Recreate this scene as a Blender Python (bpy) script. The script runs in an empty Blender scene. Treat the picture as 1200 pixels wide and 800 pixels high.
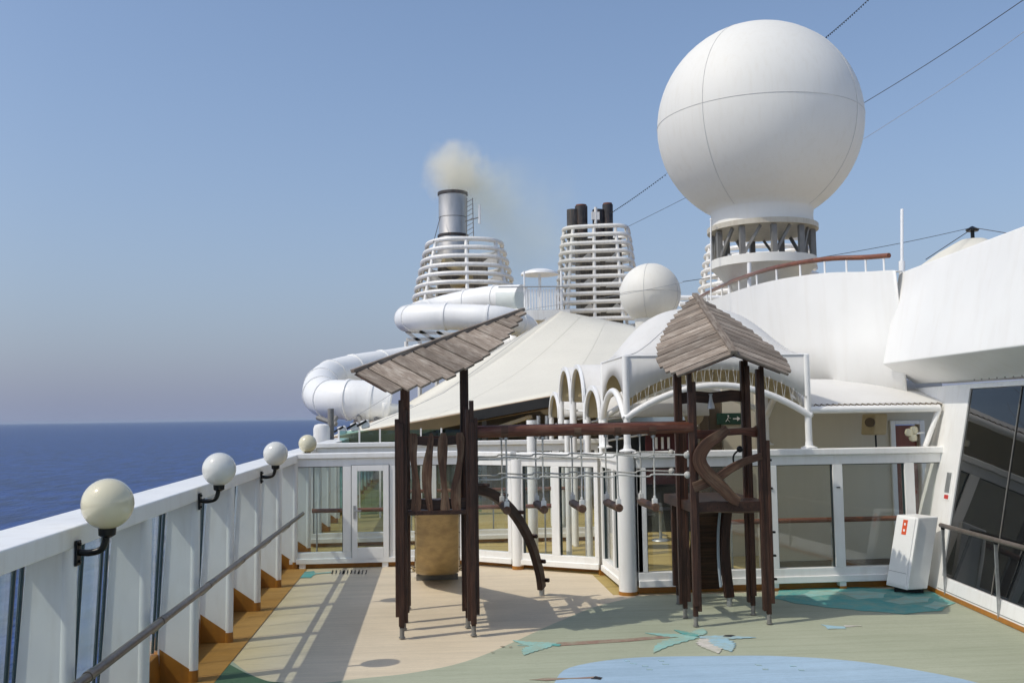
import bpy, math, random
from mathutils import Vector, Matrix, noise as mnoise
random.seed(7)
R = math.radians
sc = bpy.context.scene
C = sc.collection
PI = math.pi

# ------------------------------------------------------------------ camera
CAM = Vector((0, 0, 3.0))
yaw, pitch, roll, FPX = R(4.75), R(4.33), R(0.82), 1150.0
fwd = Vector((math.sin(yaw)*math.cos(pitch), math.cos(yaw)*math.cos(pitch), math.sin(pitch)))
rt0 = Vector((math.cos(yaw), -math.sin(yaw), 0)); up0 = rt0.cross(fwd)
rgt = rt0*math.cos(roll) - up0*math.sin(roll); upv = up0*math.cos(roll) + rt0*math.sin(roll)
cd = bpy.data.cameras.new('camera'); cam = bpy.data.objects.new('camera', cd); C.objects.link(cam)
mw = Matrix((rgt, upv, -fwd)).transposed().to_4x4(); mw.translation = CAM; cam.matrix_world = mw
cd.sensor_width = 36; cd.lens = 36*FPX/1200; cd.clip_start = .1; cd.clip_end = 120000
sc.camera = cam

# ------------------------------------------------------------------ sky, sun, exposure
SUN = Vector((-0.75, -0.27, 1.0)).normalized()
sun_el = math.asin(SUN.z); sun_az = math.atan2(SUN.x, SUN.y)
w = bpy.data.worlds.new('World'); sc.world = w; w.use_nodes = True
nt = w.node_tree; bg = nt.nodes['Background']
sky = nt.nodes.new('ShaderNodeTexSky'); sky.sky_type = 'NISHITA'; sky.sun_disc = False
sky.sun_elevation = sun_el; sky.sun_rotation = sun_az % (2*PI)
sky.air_density = 1.05; sky.dust_density = 1.8; sky.ozone_density = 2.6; sky.altitude = 50
# low haze in the sky: the colour settles to a grey-violet towards the horizon
wtc = nt.nodes.new('ShaderNodeTexCoord'); wsp = nt.nodes.new('ShaderNodeSeparateXYZ'); nt.links.new(wtc.outputs['Generated'], wsp.inputs[0])
def wmath(op, a, b):
    n = nt.nodes.new('ShaderNodeMath'); n.operation = op
    for i, x in enumerate((a, b)):
        if isinstance(x, (int, float)): n.inputs[i].default_value = x
        else: nt.links.new(x, n.inputs[i])
    return n.outputs[0]
wf = wmath('MULTIPLY', wmath('POWER', 2.718, wmath('MULTIPLY', wmath('MAXIMUM', wsp.outputs[2], 0.0), -1/.19)), .985)
wmx = nt.nodes.new('ShaderNodeMix'); wmx.data_type = 'RGBA'; nt.links.new(wf, wmx.inputs[0]); nt.links.new(sky.outputs[0], wmx.inputs[6])
wmx.inputs[7].default_value = (1.72, 1.98, 2.86, 1)
# haze glow added to the out-of-view sunward sky, as fill for shaded whites
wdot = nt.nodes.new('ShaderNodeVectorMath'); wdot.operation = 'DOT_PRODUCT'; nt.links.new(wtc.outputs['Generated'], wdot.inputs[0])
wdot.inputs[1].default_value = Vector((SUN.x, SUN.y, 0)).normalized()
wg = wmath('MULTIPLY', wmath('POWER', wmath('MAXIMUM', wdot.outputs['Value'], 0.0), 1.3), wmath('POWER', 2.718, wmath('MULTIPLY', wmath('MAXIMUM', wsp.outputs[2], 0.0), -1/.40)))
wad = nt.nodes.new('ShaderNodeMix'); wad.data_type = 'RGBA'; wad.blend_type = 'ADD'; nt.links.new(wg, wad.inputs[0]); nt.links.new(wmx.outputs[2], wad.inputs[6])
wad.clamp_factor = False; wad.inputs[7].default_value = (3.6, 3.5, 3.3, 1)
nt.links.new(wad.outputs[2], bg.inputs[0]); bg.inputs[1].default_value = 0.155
sd = bpy.data.lights.new('sun', 'SUN'); sun = bpy.data.objects.new('sun', sd); C.objects.link(sun)
sd.energy = 2.3; sd.angle = R(0.5); sd.color = (1.0, 0.94, 0.82)
sun.rotation_euler = SUN.to_track_quat('Z', 'Y').to_euler(); sun.location = (-40, -15, 60)
vs = sc.view_settings; vs.view_transform = 'Standard'; vs.look = 'None'; vs.exposure = 0.0; vs.gamma = 1; vs.use_curve_mapping = False
sc.cycles.use_denoising = True
sc.cycles.max_bounces = 10; sc.cycles.transparent_max_bounces = 24; sc.cycles.glossy_bounces = 4
sc.cycles.volume_bounces = 8; sc.cycles.caustics_reflective = False; sc.cycles.caustics_refractive = False

# ------------------------------------------------------------------ helpers: measuring
def _ray(px, py): return fwd + rgt*((px-600)/FPX) - upv*((py-400)/FPX)
def at(px, py, Y):
    d = _ray(px, py); return CAM + d*(Y/d.y)
def gp(px, py, z=0.0):
    d = _ray(px, py); return CAM + d*((z-CAM.z)/d.z)
def V(*a): return Vector(a)

# ------------------------------------------------------------------ helpers: materials
MATS = {}
def nodes_of(name):
    m = bpy.data.materials.new(name); m.use_nodes = True
    t = m.node_tree; b = t.nodes['Principled BSDF']; MATS[name] = m
    return m, t, b
def N(t, typ, **kw):
    n = t.nodes.new(typ)
    for k, v in kw.items():
        if k.startswith('i_'):
            key = k[2:]; key = int(key) if key.isdigit() else key
            n.inputs[key].default_value = v
        else: setattr(n, k, v)
    return n
def mathn(t, op, a, b=None, clamp=False):
    n = t.nodes.new('ShaderNodeMath'); n.operation = op; n.use_clamp = clamp
    for i, x in enumerate((a, b)):
        if x is None: continue
        if isinstance(x, (int, float)): n.inputs[i].default_value = x
        else: t.links.new(x, n.inputs[i])
    return n.outputs[0]
def mixc(t, fac, a, b, mode='MIX'):
    n = t.nodes.new('ShaderNodeMix'); n.data_type = 'RGBA'; n.blend_type = mode
    for i, x in ((0, fac), (6, a), (7, b)):
        if isinstance(x, (int, float)): n.inputs[i].default_value = x
        elif isinstance(x, tuple): n.inputs[i].default_value = (*x[:3], 1)
        else: t.links.new(x, n.inputs[i])
    return n.outputs[2]
def ramp(t, x, lo, hi):
    n = t.nodes.new('ShaderNodeMapRange'); n.inputs[1].default_value = lo; n.inputs[2].default_value = hi
    t.links.new(x, n.inputs[0]); return n.outputs[0]
def noise_tex(t, scale, stretch=(1, 1, 1), detail=4, coord='Object', rough=.55):
    tc = t.nodes.new('ShaderNodeTexCoord'); mp = t.nodes.new('ShaderNodeMapping')
    mp.inputs['Scale'].default_value = stretch
    if coord == 'World':
        g = t.nodes.new('ShaderNodeNewGeometry'); t.links.new(g.outputs['Position'], mp.inputs[0])
    else: t.links.new(tc.outputs[coord], mp.inputs[0])
    n = t.nodes.new('ShaderNodeTexNoise'); n.inputs['Scale'].default_value = scale
    n.inputs['Detail'].default_value = detail; n.inputs['Roughness'].default_value = rough
    t.links.new(mp.outputs[0], n.inputs['Vector']); return n.outputs[0]
def bump(t, b, h, strength, dist=.01):
    n = t.nodes.new('ShaderNodeBump'); n.inputs['Strength'].default_value = strength; n.inputs['Distance'].default_value = dist
    t.links.new(h, n.inputs['Height']); t.links.new(n.outputs[0], b.inputs['Normal'])
def mat(name, col, rough=.5, metal=0.0, var=.08, scale=3.0, stretch=(1, 1, 1), dirt=None, dirt_amt=0.0, dirt_stretch=(6, 6, .5), bmp=0.0, bscale=60, spec=.5, island=0.0, coat=0.0, transl=0.0):
    m, t, b = nodes_of(name)
    n = noise_tex(t, scale, stretch)
    f = ramp(t, n, .3, .7)
    lo = tuple(c*(1-var) for c in col); hi = tuple(min(1, c*(1+var)) for c in col)
    c = mixc(t, f, lo, hi)
    if dirt:
        d = noise_tex(t, 1.6, dirt_stretch, 6, 'World')
        c = mixc(t, mathn(t, 'MULTIPLY', ramp(t, d, .5, .78), dirt_amt, True), c, dirt)
    if island:
        g = t.nodes.new('ShaderNodeNewGeometry')
        k = ramp(t, g.outputs['Random Per Island'], 0, 1); k.node.inputs[3].default_value = 1-island; k.node.inputs[4].default_value = 1+island
        cc = t.nodes.new('ShaderNodeCombineXYZ')
        for i in range(3): t.links.new(k, cc.inputs[i])
        c = mixc(t, 1.0, c, cc.outputs[0], 'MULTIPLY')
    t.links.new(c, b.inputs['Base Color'])
    b.inputs['Metallic'].default_value = metal; b.inputs['Specular IOR Level'].default_value = spec
    rr = ramp(t, n, 0, 1); rr.node.inputs[3].default_value = max(.03, rough-.08); rr.node.inputs[4].default_value = min(1, rough+.08)
    t.links.new(rr, b.inputs['Roughness'])
    if coat: b.inputs['Coat Weight'].default_value = coat; b.inputs['Coat Roughness'].default_value = .08
    if bmp: bump(t, b, noise_tex(t, bscale, stretch, 3), bmp)
    if transl:
        tr = t.nodes.new('ShaderNodeBsdfTranslucent'); t.links.new(c, tr.inputs[0])
        mx = t.nodes.new('ShaderNodeMixShader'); mx.inputs[0].default_value = transl
        t.links.new(b.outputs[0], mx.inputs[1]); t.links.new(tr.outputs[0], mx.inputs[2])
        t.links.new(mx.outputs[0], t.nodes['Material Output'].inputs[0])
    return m
def deck_mat(name, col, col2=None, seam=.10, wear=.10, board=.42, grit=.16, worn=None):
    m, t, b = nodes_of(name)
    g = t.nodes.new('ShaderNodeNewGeometry'); sp = t.nodes.new('ShaderNodeSeparateXYZ'); t.links.new(g.outputs['Position'], sp.inputs[0])
    wob = noise_tex(t, .25, (1, 1, 1), 2, 'World')
    y = mathn(t, 'ADD', sp.outputs[1], mathn(t, 'MULTIPLY', wob, .12))
    q = mathn(t, 'DIVIDE', y, board)
    fr = mathn(t, 'FRACT', q); idx = mathn(t, 'FLOOR', q)
    speck = noise_tex(t, 22, (.45, 1.6, 1), 4, 'World', .7)
    wn = t.nodes.new('ShaderNodeTexWhiteNoise'); wn.noise_dimensions = '1D'; t.links.new(idx, wn.inputs['W'])
    streak = noise_tex(t, 2.2, (.35, 7, 1), 6, 'World', .65)
    streak2 = noise_tex(t, 1.3, (.28, 3.2, 1), 5, 'World', .6)
    blot = noise_tex(t, .55, (1, 1, 1), 5, 'World')
    fine = noise_tex(t, 90, (.5, 1.4, 1), 2, 'World')
    c = mixc(t, ramp(t, blot, .3, .7), tuple(x*(1-wear) for x in col), tuple(x*(1+wear*.6) for x in (col2 or col)))
    c = mixc(t, mathn(t, 'MULTIPLY', ramp(t, streak, .42, .68), .30), c, tuple(min(1, x*1.35) for x in col))
    c = mixc(t, mathn(t, 'MULTIPLY', ramp(t, streak2, .46, .68), .26), c, tuple(x*.66 for x in col))
    c = mixc(t, mathn(t, 'MULTIPLY', wn.outputs[0], wear*1.1), c, tuple(x*.62 for x in col))
    c = mixc(t, mathn(t, 'MULTIPLY', ramp(t, fine, .35, .7), grit), c, tuple(x*.5 for x in col))
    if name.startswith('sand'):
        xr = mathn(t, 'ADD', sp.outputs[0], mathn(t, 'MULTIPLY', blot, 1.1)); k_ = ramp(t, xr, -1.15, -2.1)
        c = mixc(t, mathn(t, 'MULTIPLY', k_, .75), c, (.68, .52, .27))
    if worn: c = mixc(t, mathn(t, 'MULTIPLY', ramp(t, noise_tex(t, 3.5, (1, 1, 1), 6, 'World', .7), .42, .66), .75), c, worn)
    c = mixc(t, mathn(t, 'MULTIPLY', ramp(t, speck, .50, .72), .28), c, tuple(x*.55 for x in col))
    ln = mathn(t, 'LESS_THAN', fr, .05)
    c = mixc(t, mathn(t, 'MULTIPLY', ln, seam), c, tuple(x*.45 for x in col))
    t.links.new(c, b.inputs['Base Color']); b.inputs['Roughness'].default_value = .78; b.inputs['Specular IOR Level'].default_value = .25
    bump(t, b, fine, .25, .004)
    return m
def glass_mat(name, tint, refl=1.0, rough=0.0, film=None):
    m, t, b = nodes_of(name); t.nodes.remove(b)
    tr = N(t, 'ShaderNodeBsdfTransparent'); tr.inputs[0].default_value = (*tint, 1)
    gl = N(t, 'ShaderNodeBsdfGlossy'); gl.inputs['Roughness'].default_value = rough; gl.inputs[0].default_value = (refl, refl, refl, 1)
    lw = N(t, 'ShaderNodeLayerWeight'); lw.inputs[0].default_value = .5
    sch = mathn(t, 'ADD', mathn(t, 'MULTIPLY', mathn(t, 'POWER', lw.outputs['Facing'], 5.0), .95), .04)
    mx = N(t, 'ShaderNodeMixShader'); t.links.new(sch, mx.inputs[0]); t.links.new(tr.outputs[0], mx.inputs[1]); t.links.new(gl.outputs[0], mx.inputs[2])
    out = mx.outputs[0]
    if film:
        df = N(t, 'ShaderNodeBsdfDiffuse'); df.inputs[0].default_value = (*film[0], 1); tl = N(t, 'ShaderNodeBsdfTranslucent'); tl.inputs[0].default_value = (*film[0], 1)
        m1 = N(t, 'ShaderNodeMixShader'); m1.inputs[0].default_value = .5; t.links.new(df.outputs[0], m1.inputs[1]); t.links.new(tl.outputs[0], m1.inputs[2])
        m2 = N(t, 'ShaderNodeMixShader'); nz = noise_tex(t, 1.3, (1, 1, .4), 5, 'World')
        t.links.new(mathn(t, 'MULTIPLY', ramp(t, nz, .2, .8), film[1]), m2.inputs[0]); t.links.new(out, m2.inputs[1]); t.links.new(m1.outputs[0], m2.inputs[2]); out = m2.outputs[0]
    t.links.new(out, t.nodes['Material Output'].inputs[0]); return m

def wood_mat(name, col, dark, light, rough=.5, island=.3, gs=1.0, light_amt=.5, spec=.35):
    m, t, b = nodes_of(name)
    at_ = N(t, 'ShaderNodeAttribute'); at_.attribute_name = 'grain'
    def gn(scale, st, det=5, ro=.6):
        mp = N(t, 'ShaderNodeMapping'); mp.inputs['Scale'].default_value = st; t.links.new(at_.outputs['Vector'], mp.inputs[0])
        n = N(t, 'ShaderNodeTexNoise'); n.inputs['Scale'].default_value = scale; n.inputs['Detail'].default_value = det; n.inputs['Roughness'].default_value = ro
        t.links.new(mp.outputs[0], n.inputs['Vector']); return n.outputs[0]
    g1 = gn(3.0*gs, (.6, 16, 16)); g2 = gn(2.0*gs, (1, 4, 4), 4); g3 = gn(9*gs, (.5, 14, 14), 3)
    c = mixc(t, ramp(t, g1, .32, .66), dark, col)
    c = mixc(t, mathn(t, 'MULTIPLY', ramp(t, g2, .48, .74), light_amt), c, light)
    c = mixc(t, mathn(t, 'MULTIPLY', ramp(t, g3, .56, .70), .55), c, dark)
    g = N(t, 'ShaderNodeNewGeometry'); k = ramp(t, g.outputs['Random Per Island'], 0, 1); k.node.inputs[3].default_value = 1-island; k.node.inputs[4].default_value = 1+island
    cc = N(t, 'ShaderNodeCombineXYZ')
    for i in range(3): t.links.new(k, cc.inputs[i])
    c = mixc(t, 1.0, c, cc.outputs[0], 'MULTIPLY')
    t.links.new(c, b.inputs['Base Color']); b.inputs['Roughness'].default_value = rough; b.inputs['Specular IOR Level'].default_value = spec
    bump(t, b, g1, .5, .006); return m

M = {}
M['white'] = mat('white_paint', (.86, .855, .825), .38, var=.03, scale=1.5, dirt=(.50, .43, .33), dirt_amt=.20, dirt_stretch=(5, 5, .9), bmp=.10, bscale=12)
M['hull'] = mat('hull_white_paint', (.855, .845, .81), .42, var=.03, scale=.8, dirt=(.55, .47, .36), dirt_amt=.13, dirt_stretch=(3, 3, .35), bmp=.12, bscale=1.6)
M['whiteplain'] = mat('white_enamel', (.86, .855, .83), .35, var=.03, scale=4)
M['funnelw'] = mat('funnel_white', (.80, .785, .74), .5, var=.06, scale=1.2, dirt=(.35, .28, .2), dirt_amt=.3)
M['radome'] = mat('radome_gelcoat', (.76, .745, .685), .62, var=.02, scale=.7, dirt=(.62, .56, .44), dirt_amt=.2)
M['membrane'] = mat('cream_membrane', (.80, .765, .655), .62, var=.03, scale=.6, dirt=(.5, .44, .33), dirt_amt=.15, bmp=.15, bscale=1.2, transl=.12)
M['canopy'] = mat('white_canopy_fabric', (.86, .85, .82), .6, var=.03, scale=1.1, dirt=(.6, .55, .45), dirt_amt=.12, bmp=.12, bscale=3, transl=.30)
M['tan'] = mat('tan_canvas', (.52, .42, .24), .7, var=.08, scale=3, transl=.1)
M['cream'] = mat('cream_wall', (.62, .57, .45), .55, var=.04, scale=.7, dirt=(.45, .36, .22), dirt_amt=.12)
M['ochre'] = mat('ochre_paint', (.37, .155, .022), .45, var=.14, scale=6, dirt=(.2, .1, .03), dirt_amt=.4)
M['wood'] = wood_mat('stained_wood', (.066, .027, .016), (.013, .007, .005), (.15, .075, .045), .48, .3, light_amt=.35)
M['logwood'] = wood_mat('stained_log', (.13, .042, .021), (.045, .016, .010), (.26, .15, .10), .45, .1, light_amt=.45)
M['picket'] = wood_mat('worn_picket_wood', (.125, .062, .034), (.035, .016, .010), (.27, .19, .12), .6, .3, light_amt=.55)
M['grey'] = wood_mat('weathered_planks', (.33, .275, .22), (.13, .10, .08), (.52, .47, .40), .85, .36, 2.2, .55, .15)
M['rail'] = mat('handrail_steel', (.20, .165, .14), .36, metal=.55, var=.2, scale=6, dirt=(.4, .33, .28), dirt_amt=.4)
M['teak'] = mat('varnished_teak', (.19, .062, .026), .3, var=.25, scale=4, coat=.3)
M['steel'] = mat('brushed_steel', (.50, .48, .45), .42, metal=.75, var=.14, scale=2, stretch=(1, 1, .3), bmp=.05)
M['galv'] = mat('galvanised_steel', (.42, .43, .43), .5, metal=.7, var=.15, scale=14)
M['greysteel'] = mat('grey_painted_steel', (.20, .195, .18), .55, var=.15, scale=5, dirt=(.2, .15, .1), dirt_amt=.4)
M['black'] = mat('black_iron', (.004, .0045, .005), .32, var=.2, scale=10, spec=.35)
M['ringpaint'] = mat('beige_ring_paint', (.52, .48, .39), .5, var=.1, scale=3, dirt=(.3, .22, .14), dirt_amt=.4)
M['seam'] = mat('pale_seam', (.56, .555, .53), .6, var=.1, scale=8)
M['core'] = mat('funnel_core', (.11, .10, .085), .7, var=.5, scale=1.2, dirt=(.35, .30, .22), dirt_amt=.6)
M['soot'] = mat('sooty_pipe', (.030, .028, .030), .6, var=.5, scale=2.5, dirt=(.20, .09, .05), dirt_amt=.5)
M['rust'] = mat('rusty_pipe', (.20, .062, .032), .75, var=.4, scale=3)
M['slidegold'] = mat('worn_bronze_sheet', (.43, .31, .145), .42, metal=.25, var=.2, scale=3, stretch=(2, 2, 1), dirt=(.20, .13, .06), dirt_amt=.6, dirt_stretch=(3, 3, 1.5), bmp=.2, bscale=14)
M['globe'] = mat('opal_globe', (.74, .735, .68), .10, var=.01, scale=3, coat=.6, transl=.12)
M['globe_y'] = mat('yellowed_opal_globe', (.74, .69, .50), .10, var=.02, scale=3, coat=.6, transl=.12)
M['rope'] = mat('grey_rope', (.46, .45, .41), .7, var=.2, scale=40, bmp=.4, bscale=120)
M['wire'] = mat('dark_wire', (.05, .05, .055), .6, var=.2, scale=10)
M['palewire'] = mat('pale_wire', (.33, .34, .36), .6, var=.2, scale=10)
M['plastic'] = mat('white_clamp_plastic', (.62, .61, .57), .45, var=.1, scale=20)
M['gasket'] = mat('dark_gasket', (.015, .035, .040), .4, var=.2, scale=8)
M['tube'] = mat('slide_fibreglass', (.85, .845, .815), .42, var=.02, scale=.6, dirt=(.55, .5, .42), dirt_amt=.15)
M['beige'] = mat('beige_panel', (.45, .36, .23), .6, var=.1, scale=2)
M['brownpanel'] = mat('brown_panel', (.12, .085, .05), .6, var=.15, scale=3)
M['darkred'] = mat('dark_red_panel', (.085, .018, .022), .4, var=.15, scale=3)
M['dark'] = mat('dark_interior', (.035, .040, .044), .35, var=.3, scale=1.2)
M['green'] = mat('sign_green', (.012, .045, .030), .35, var=.05, scale=4)
M['orange'] = mat('orange_label', (.72, .10, .03), .5, var=.05, scale=9)
M['redlabel'] = mat('red_label', (.55, .05, .04), .5, var=.05, scale=9)
M['bluegrey'] = mat('blue_grey_panel', (.30, .36, .40), .45, var=.1, scale=2)
M['blackband'] = mat('black_gutter', (.012, .011, .010), .5, var=.2, scale=3)
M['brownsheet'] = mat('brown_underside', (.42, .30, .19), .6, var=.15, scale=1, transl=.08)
M['doorwood'] = mat('red_brown_door', (.22, .055, .025), .35, var=.2, scale=2, stretch=(5, 5, .5))
M['blueplastic'] = mat('blue_plastic', (.02, .03, .45), .35, var=.1, scale=5)
M['glass'] = glass_mat('pane_glass', (.95, .97, .96), film=((.7, .7, .65), .05))
M['seaglass'] = glass_mat('windbreak_glass', (.90, .95, .94), film=((.70, .80, .79), .20))
M['greenglass'] = glass_mat('green_parapet_glass', (.62, .80, .78))
m, t, b = nodes_of('tinted_window'); M['tint'] = m
b.inputs['Base Color'].default_value = (.006, .007, .008, 1); b.inputs['Roughness'].default_value = .02; b.inputs['Specular IOR Level'].default_value = .6; b.inputs['IOR'].default_value = 1.5
bump(t, b, noise_tex(t, 1.1, (1, 1, 1), 1, 'World'), .16, .03)
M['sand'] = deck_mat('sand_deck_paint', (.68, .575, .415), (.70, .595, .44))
M['lawn'] = deck_mat('green_deck_paint', (.395, .425, .305), (.415, .435, .325), seam=.16)
M['darkgreen'] = deck_mat('dark_green_deck_paint', (.085, .155, .085), (.10, .17, .10))
M['pond'] = deck_mat('blue_deck_paint', (.36, .50, .62), (.38, .52, .64), seam=.14)
M['ochredeck'] = deck_mat('ochre_deck_paint', (.46, .345, .125), (.50, .38, .15), seam=.75, board=1.15)
M['margin'] = deck_mat('deck_margin_paint', (.44, .215, .045), (.52, .29, .09))
M['teal'] = deck_mat('teal_deck_paint', (.10, .40, .385), (.14, .46, .42), wear=.3, worn=(.30, .40, .30))
M['paleteal'] = deck_mat('pale_teal_deck_paint', (.29, .54, .49), (.33, .57, .52), worn=(.365, .385, .27))
M['paleblue'] = deck_mat('pale_blue_deck_paint', (.36, .56, .66), (.36, .58, .68), worn=(.365, .385, .27))
M['trunkpaint'] = deck_mat('brown_deck_paint', (.30, .19, .145), (.32, .21, .16), worn=(.365, .385, .27))
M['whitepaint'] = deck_mat('white_deck_paint', (.66, .62, .56), (.66, .62, .57), worn=(.365, .385, .27))
M['blackpaint'] = deck_mat('black_deck_paint', (.03, .03, .035), (.035, .035, .04))
M['yellowsand'] = deck_mat('yellowish_deck_paint', (.60, .48, .27), (.62, .51, .31))
# sea
m, t, b = nodes_of('sea_water'); M['sea'] = m
big = noise_tex(t, .004, (1, 2.2, 1), 4, 'World'); mid = noise_tex(t, .075, (1, .34, 1), 5, 'World', .62); sm = noise_tex(t, .20, (1, .42, 1), 3, 'World', .6)
c = mixc(t, ramp(t, big, .35, .65), (.006, .032, .155), (.011, .046, .205))
c = mixc(t, mathn(t, 'MULTIPLY', ramp(t, mid, .42, .58), .85), c, (.004, .017, .070))
c = mixc(t, mathn(t, 'MULTIPLY', ramp(t, sm, .53, .68), .60), c, (.030, .080, .24))
t.links.new(c, b.inputs['Base Color']); b.inputs['Roughness'].default_value = .38; b.inputs['Specular IOR Level'].default_value = .32
h = mathn(t, 'ADD', mathn(t, 'MULTIPLY', mid, 2.2), sm); bump(t, b, h, 1.0, 1.0)

# ------------------------------------------------------------------ helpers: meshes
class MB:
    def __init__(s): s.v = []; s.f = []; s.sm = []; s.g = []
    def add(s, vs, fs, smooth=False, g=None):
        o = len(s.v); s.v += [Vector(x) for x in vs]; s.g += [tuple(x) for x in (g or vs)]
        for f in fs: s.f.append(tuple(i+o for i in f)); s.sm.append(smooth)
        return s
    def box(s, x0, x1, y0, y1, z0, z1):
        return s.obox(V((x0+x1)/2, (y0+y1)/2, (z0+z1)/2), V((x1-x0)/2, 0, 0), V(0, (y1-y0)/2, 0), V(0, 0, (z1-z0)/2))
    def obox(s, c, a, b, d):
        vs = [c+a*i+b*j+d*k for k in (-1, 1) for j in (-1, 1) for i in (-1, 1)]
        fs = [(0, 2, 3, 1), (4, 5, 7, 6), (0, 1, 5, 4), (2, 6, 7, 3), (0, 4, 6, 2), (1, 3, 7, 5)]
        if a.cross(b).dot(d) < 0: fs = [f[::-1] for f in fs]
        la, lb, ld = a.length, b.length, d.length; k0 = random.uniform(0, 50)
        og = sorted(((la, 0), (lb, 1), (ld, 2)), reverse=True)
        def gv(i, j, k): q = (i, j, k); return tuple(q[ax]*L + k0*(1+n_i) for n_i, (L, ax) in enumerate(og))
        return s.add(vs, fs, g=[gv(i, j, k) for k in (-1, 1) for j in (-1, 1) for i in (-1, 1)])
    def bar(s, p, q, wd, ht, up=V(0, 0, 1)):
        p, q = Vector(p), Vector(q); d = (q-p); L = d.length; d.normalize()
        x = d.cross(up)
        if x.length < 1e-4: x = d.cross(V(0, 1, 0))
        x.normalize(); z = x.cross(d)
        return s.obox((p+q)/2, d*(L/2), x*(wd/2), z*(ht/2))
    def prism(s, pts, off):
        n = len(pts); off = Vector(off); pts = [Vector(p) for p in pts]
        nrm = Vector((0, 0, 0))
        for i in range(n): nrm += pts[i].cross(pts[(i+1) % n])
        if nrm.dot(off) > 0: pts = pts[::-1]
        fs = [tuple(range(n)), tuple(range(2*n-1, n-1, -1))]
        for i in range(n): j = (i+1) % n; fs.append((j, i, n+i, n+j))
        return s.add(pts+[p+off for p in pts], fs)
    def tube(s, pts, r, n=10, caps=True, closed=False):
        pts = [Vector(p) for p in pts]; m = len(pts)
        rs = r if isinstance(r, (list, tuple)) else [r]*m
        tg = []
        for i in range(m):
            a = pts[(i-1) % m] if (closed or i > 0) else pts[i]; b_ = pts[(i+1) % m] if (closed or i < m-1) else pts[i]
            d = b_-a; tg.append(d.normalized() if d.length > 1e-9 else V(0, 0, 1))
        ref = V(0, 0, 1) if abs(tg[0].z) < .9 else V(1, 0, 0)
        x = tg[0].cross(ref).normalized(); vs = []; g = []; cum = random.uniform(0, 50)
        for i in range(m):
            if i: cum += (pts[i]-pts[i-1]).length
            x = (x - tg[i]*x.dot(tg[i])).normalized(); y = tg[i].cross(x)
            for k in range(n):
                a = 2*PI*k/n; vs.append(pts[i]+(x*math.cos(a)+y*math.sin(a))*rs[i]); g.append((cum, rs[i]*math.cos(a), rs[i]*math.sin(a)))
        fs = []
        for i in range(m if closed else m-1):
            i2 = (i+1) % m
            for k in range(n): k2 = (k+1) % n; fs.append((i*n+k, i*n+k2, i2*n+k2, i2*n+k))
        s.add(vs, fs, True, g)
        if caps and not closed:
            o = len(s.v)-m*n
            s.f.append(tuple(o+k for k in range(n-1, -1, -1))); s.sm.append(False)
            s.f.append(tuple(o+(m-1)*n+k for k in range(n))); s.sm.append(False)
        return s
    def cyl(s, p, q, r, n=12, r2=None):
        return s.tube([p, q], [r, r2 if r2 is not None else r], n)
    def lathe(s, c, prof, n=32, caps=True):
        c = Vector(c); m = len(prof); vs = []; fs = []
        for (r, z) in prof:
            for k in range(n): a = 2*PI*k/n; vs.append(c+V(r*math.cos(a), r*math.sin(a), z))
        for i in range(m-1):
            for k in range(n): k2 = (k+1) % n; fs.append((i*n+k, i*n+k2, (i+1)*n+k2, (i+1)*n+k))
        s.add(vs, fs, True)
        if caps:
            o = len(s.v)-m*n
            if prof[0][0] > 1e-4: s.f.append(tuple(o+k for k in range(n-1, -1, -1))); s.sm.append(False)
            if prof[-1][0] > 1e-4: s.f.append(tuple(o+(m-1)*n+k for k in range(n))); s.sm.append(False)
        return s
    def ball(s, c, r, n=24, lo=-PI/2, hi=PI/2, k=16):
        return s.lathe(c, [(max(1e-5, r*math.cos(lo+(hi-lo)*i/k)), r*math.sin(lo+(hi-lo)*i/k)) for i in range(k+1)], n)
    def ribbon(s, pts, wd, nrm, th):
        """flat curved board: centre line pts, width wd in the plane square to nrm, thickness th"""
        nrm = Vector(nrm).normalized(); pts = [Vector(p) for p in pts]; m = len(pts); L = []; Rr = []
        for i in range(m):
            d = (pts[min(m-1, i+1)]-pts[max(0, i-1)]).normalized(); pr = nrm.cross(d).normalized()
            w_ = (wd[i] if isinstance(wd, (list, tuple)) else wd)/2
            L.append(pts[i]+pr*w_); Rr.append(pts[i]-pr*w_)
        off = nrm*(th/2); vs = []; g = []; cum = random.uniform(0, 50)
        for i in range(m):
            vs += [L[i]-off, Rr[i]-off, Rr[i]+off, L[i]+off]
            if i: cum += (pts[i]-pts[i-1]).length
            w_ = (wd[i] if isinstance(wd, (list, tuple)) else wd)/2; g += [(cum, w_, 0), (cum, -w_, 0), (cum, -w_, th), (cum, w_, th)]
        fs = []
        for i in range(m-1):
            for k in range(4): k2 = (k+1) % 4; fs.append((i*4+k, i*4+k2, (i+1)*4+k2, (i+1)*4+k))
        fs += [(3, 2, 1, 0), tuple(4*(m-1)+k for k in range(4))]
        return s.add(vs, fs, g=g)
    def grid(s, P, smooth=True):
        m, n = len(P), len(P[0]); vs = [p for row in P for p in row]
        fs = [(i*n+j, i*n+j+1, (i+1)*n+j+1, (i+1)*n+j) for i in range(m-1) for j in range(n-1)]
        return s.add(vs, fs, smooth)
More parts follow.
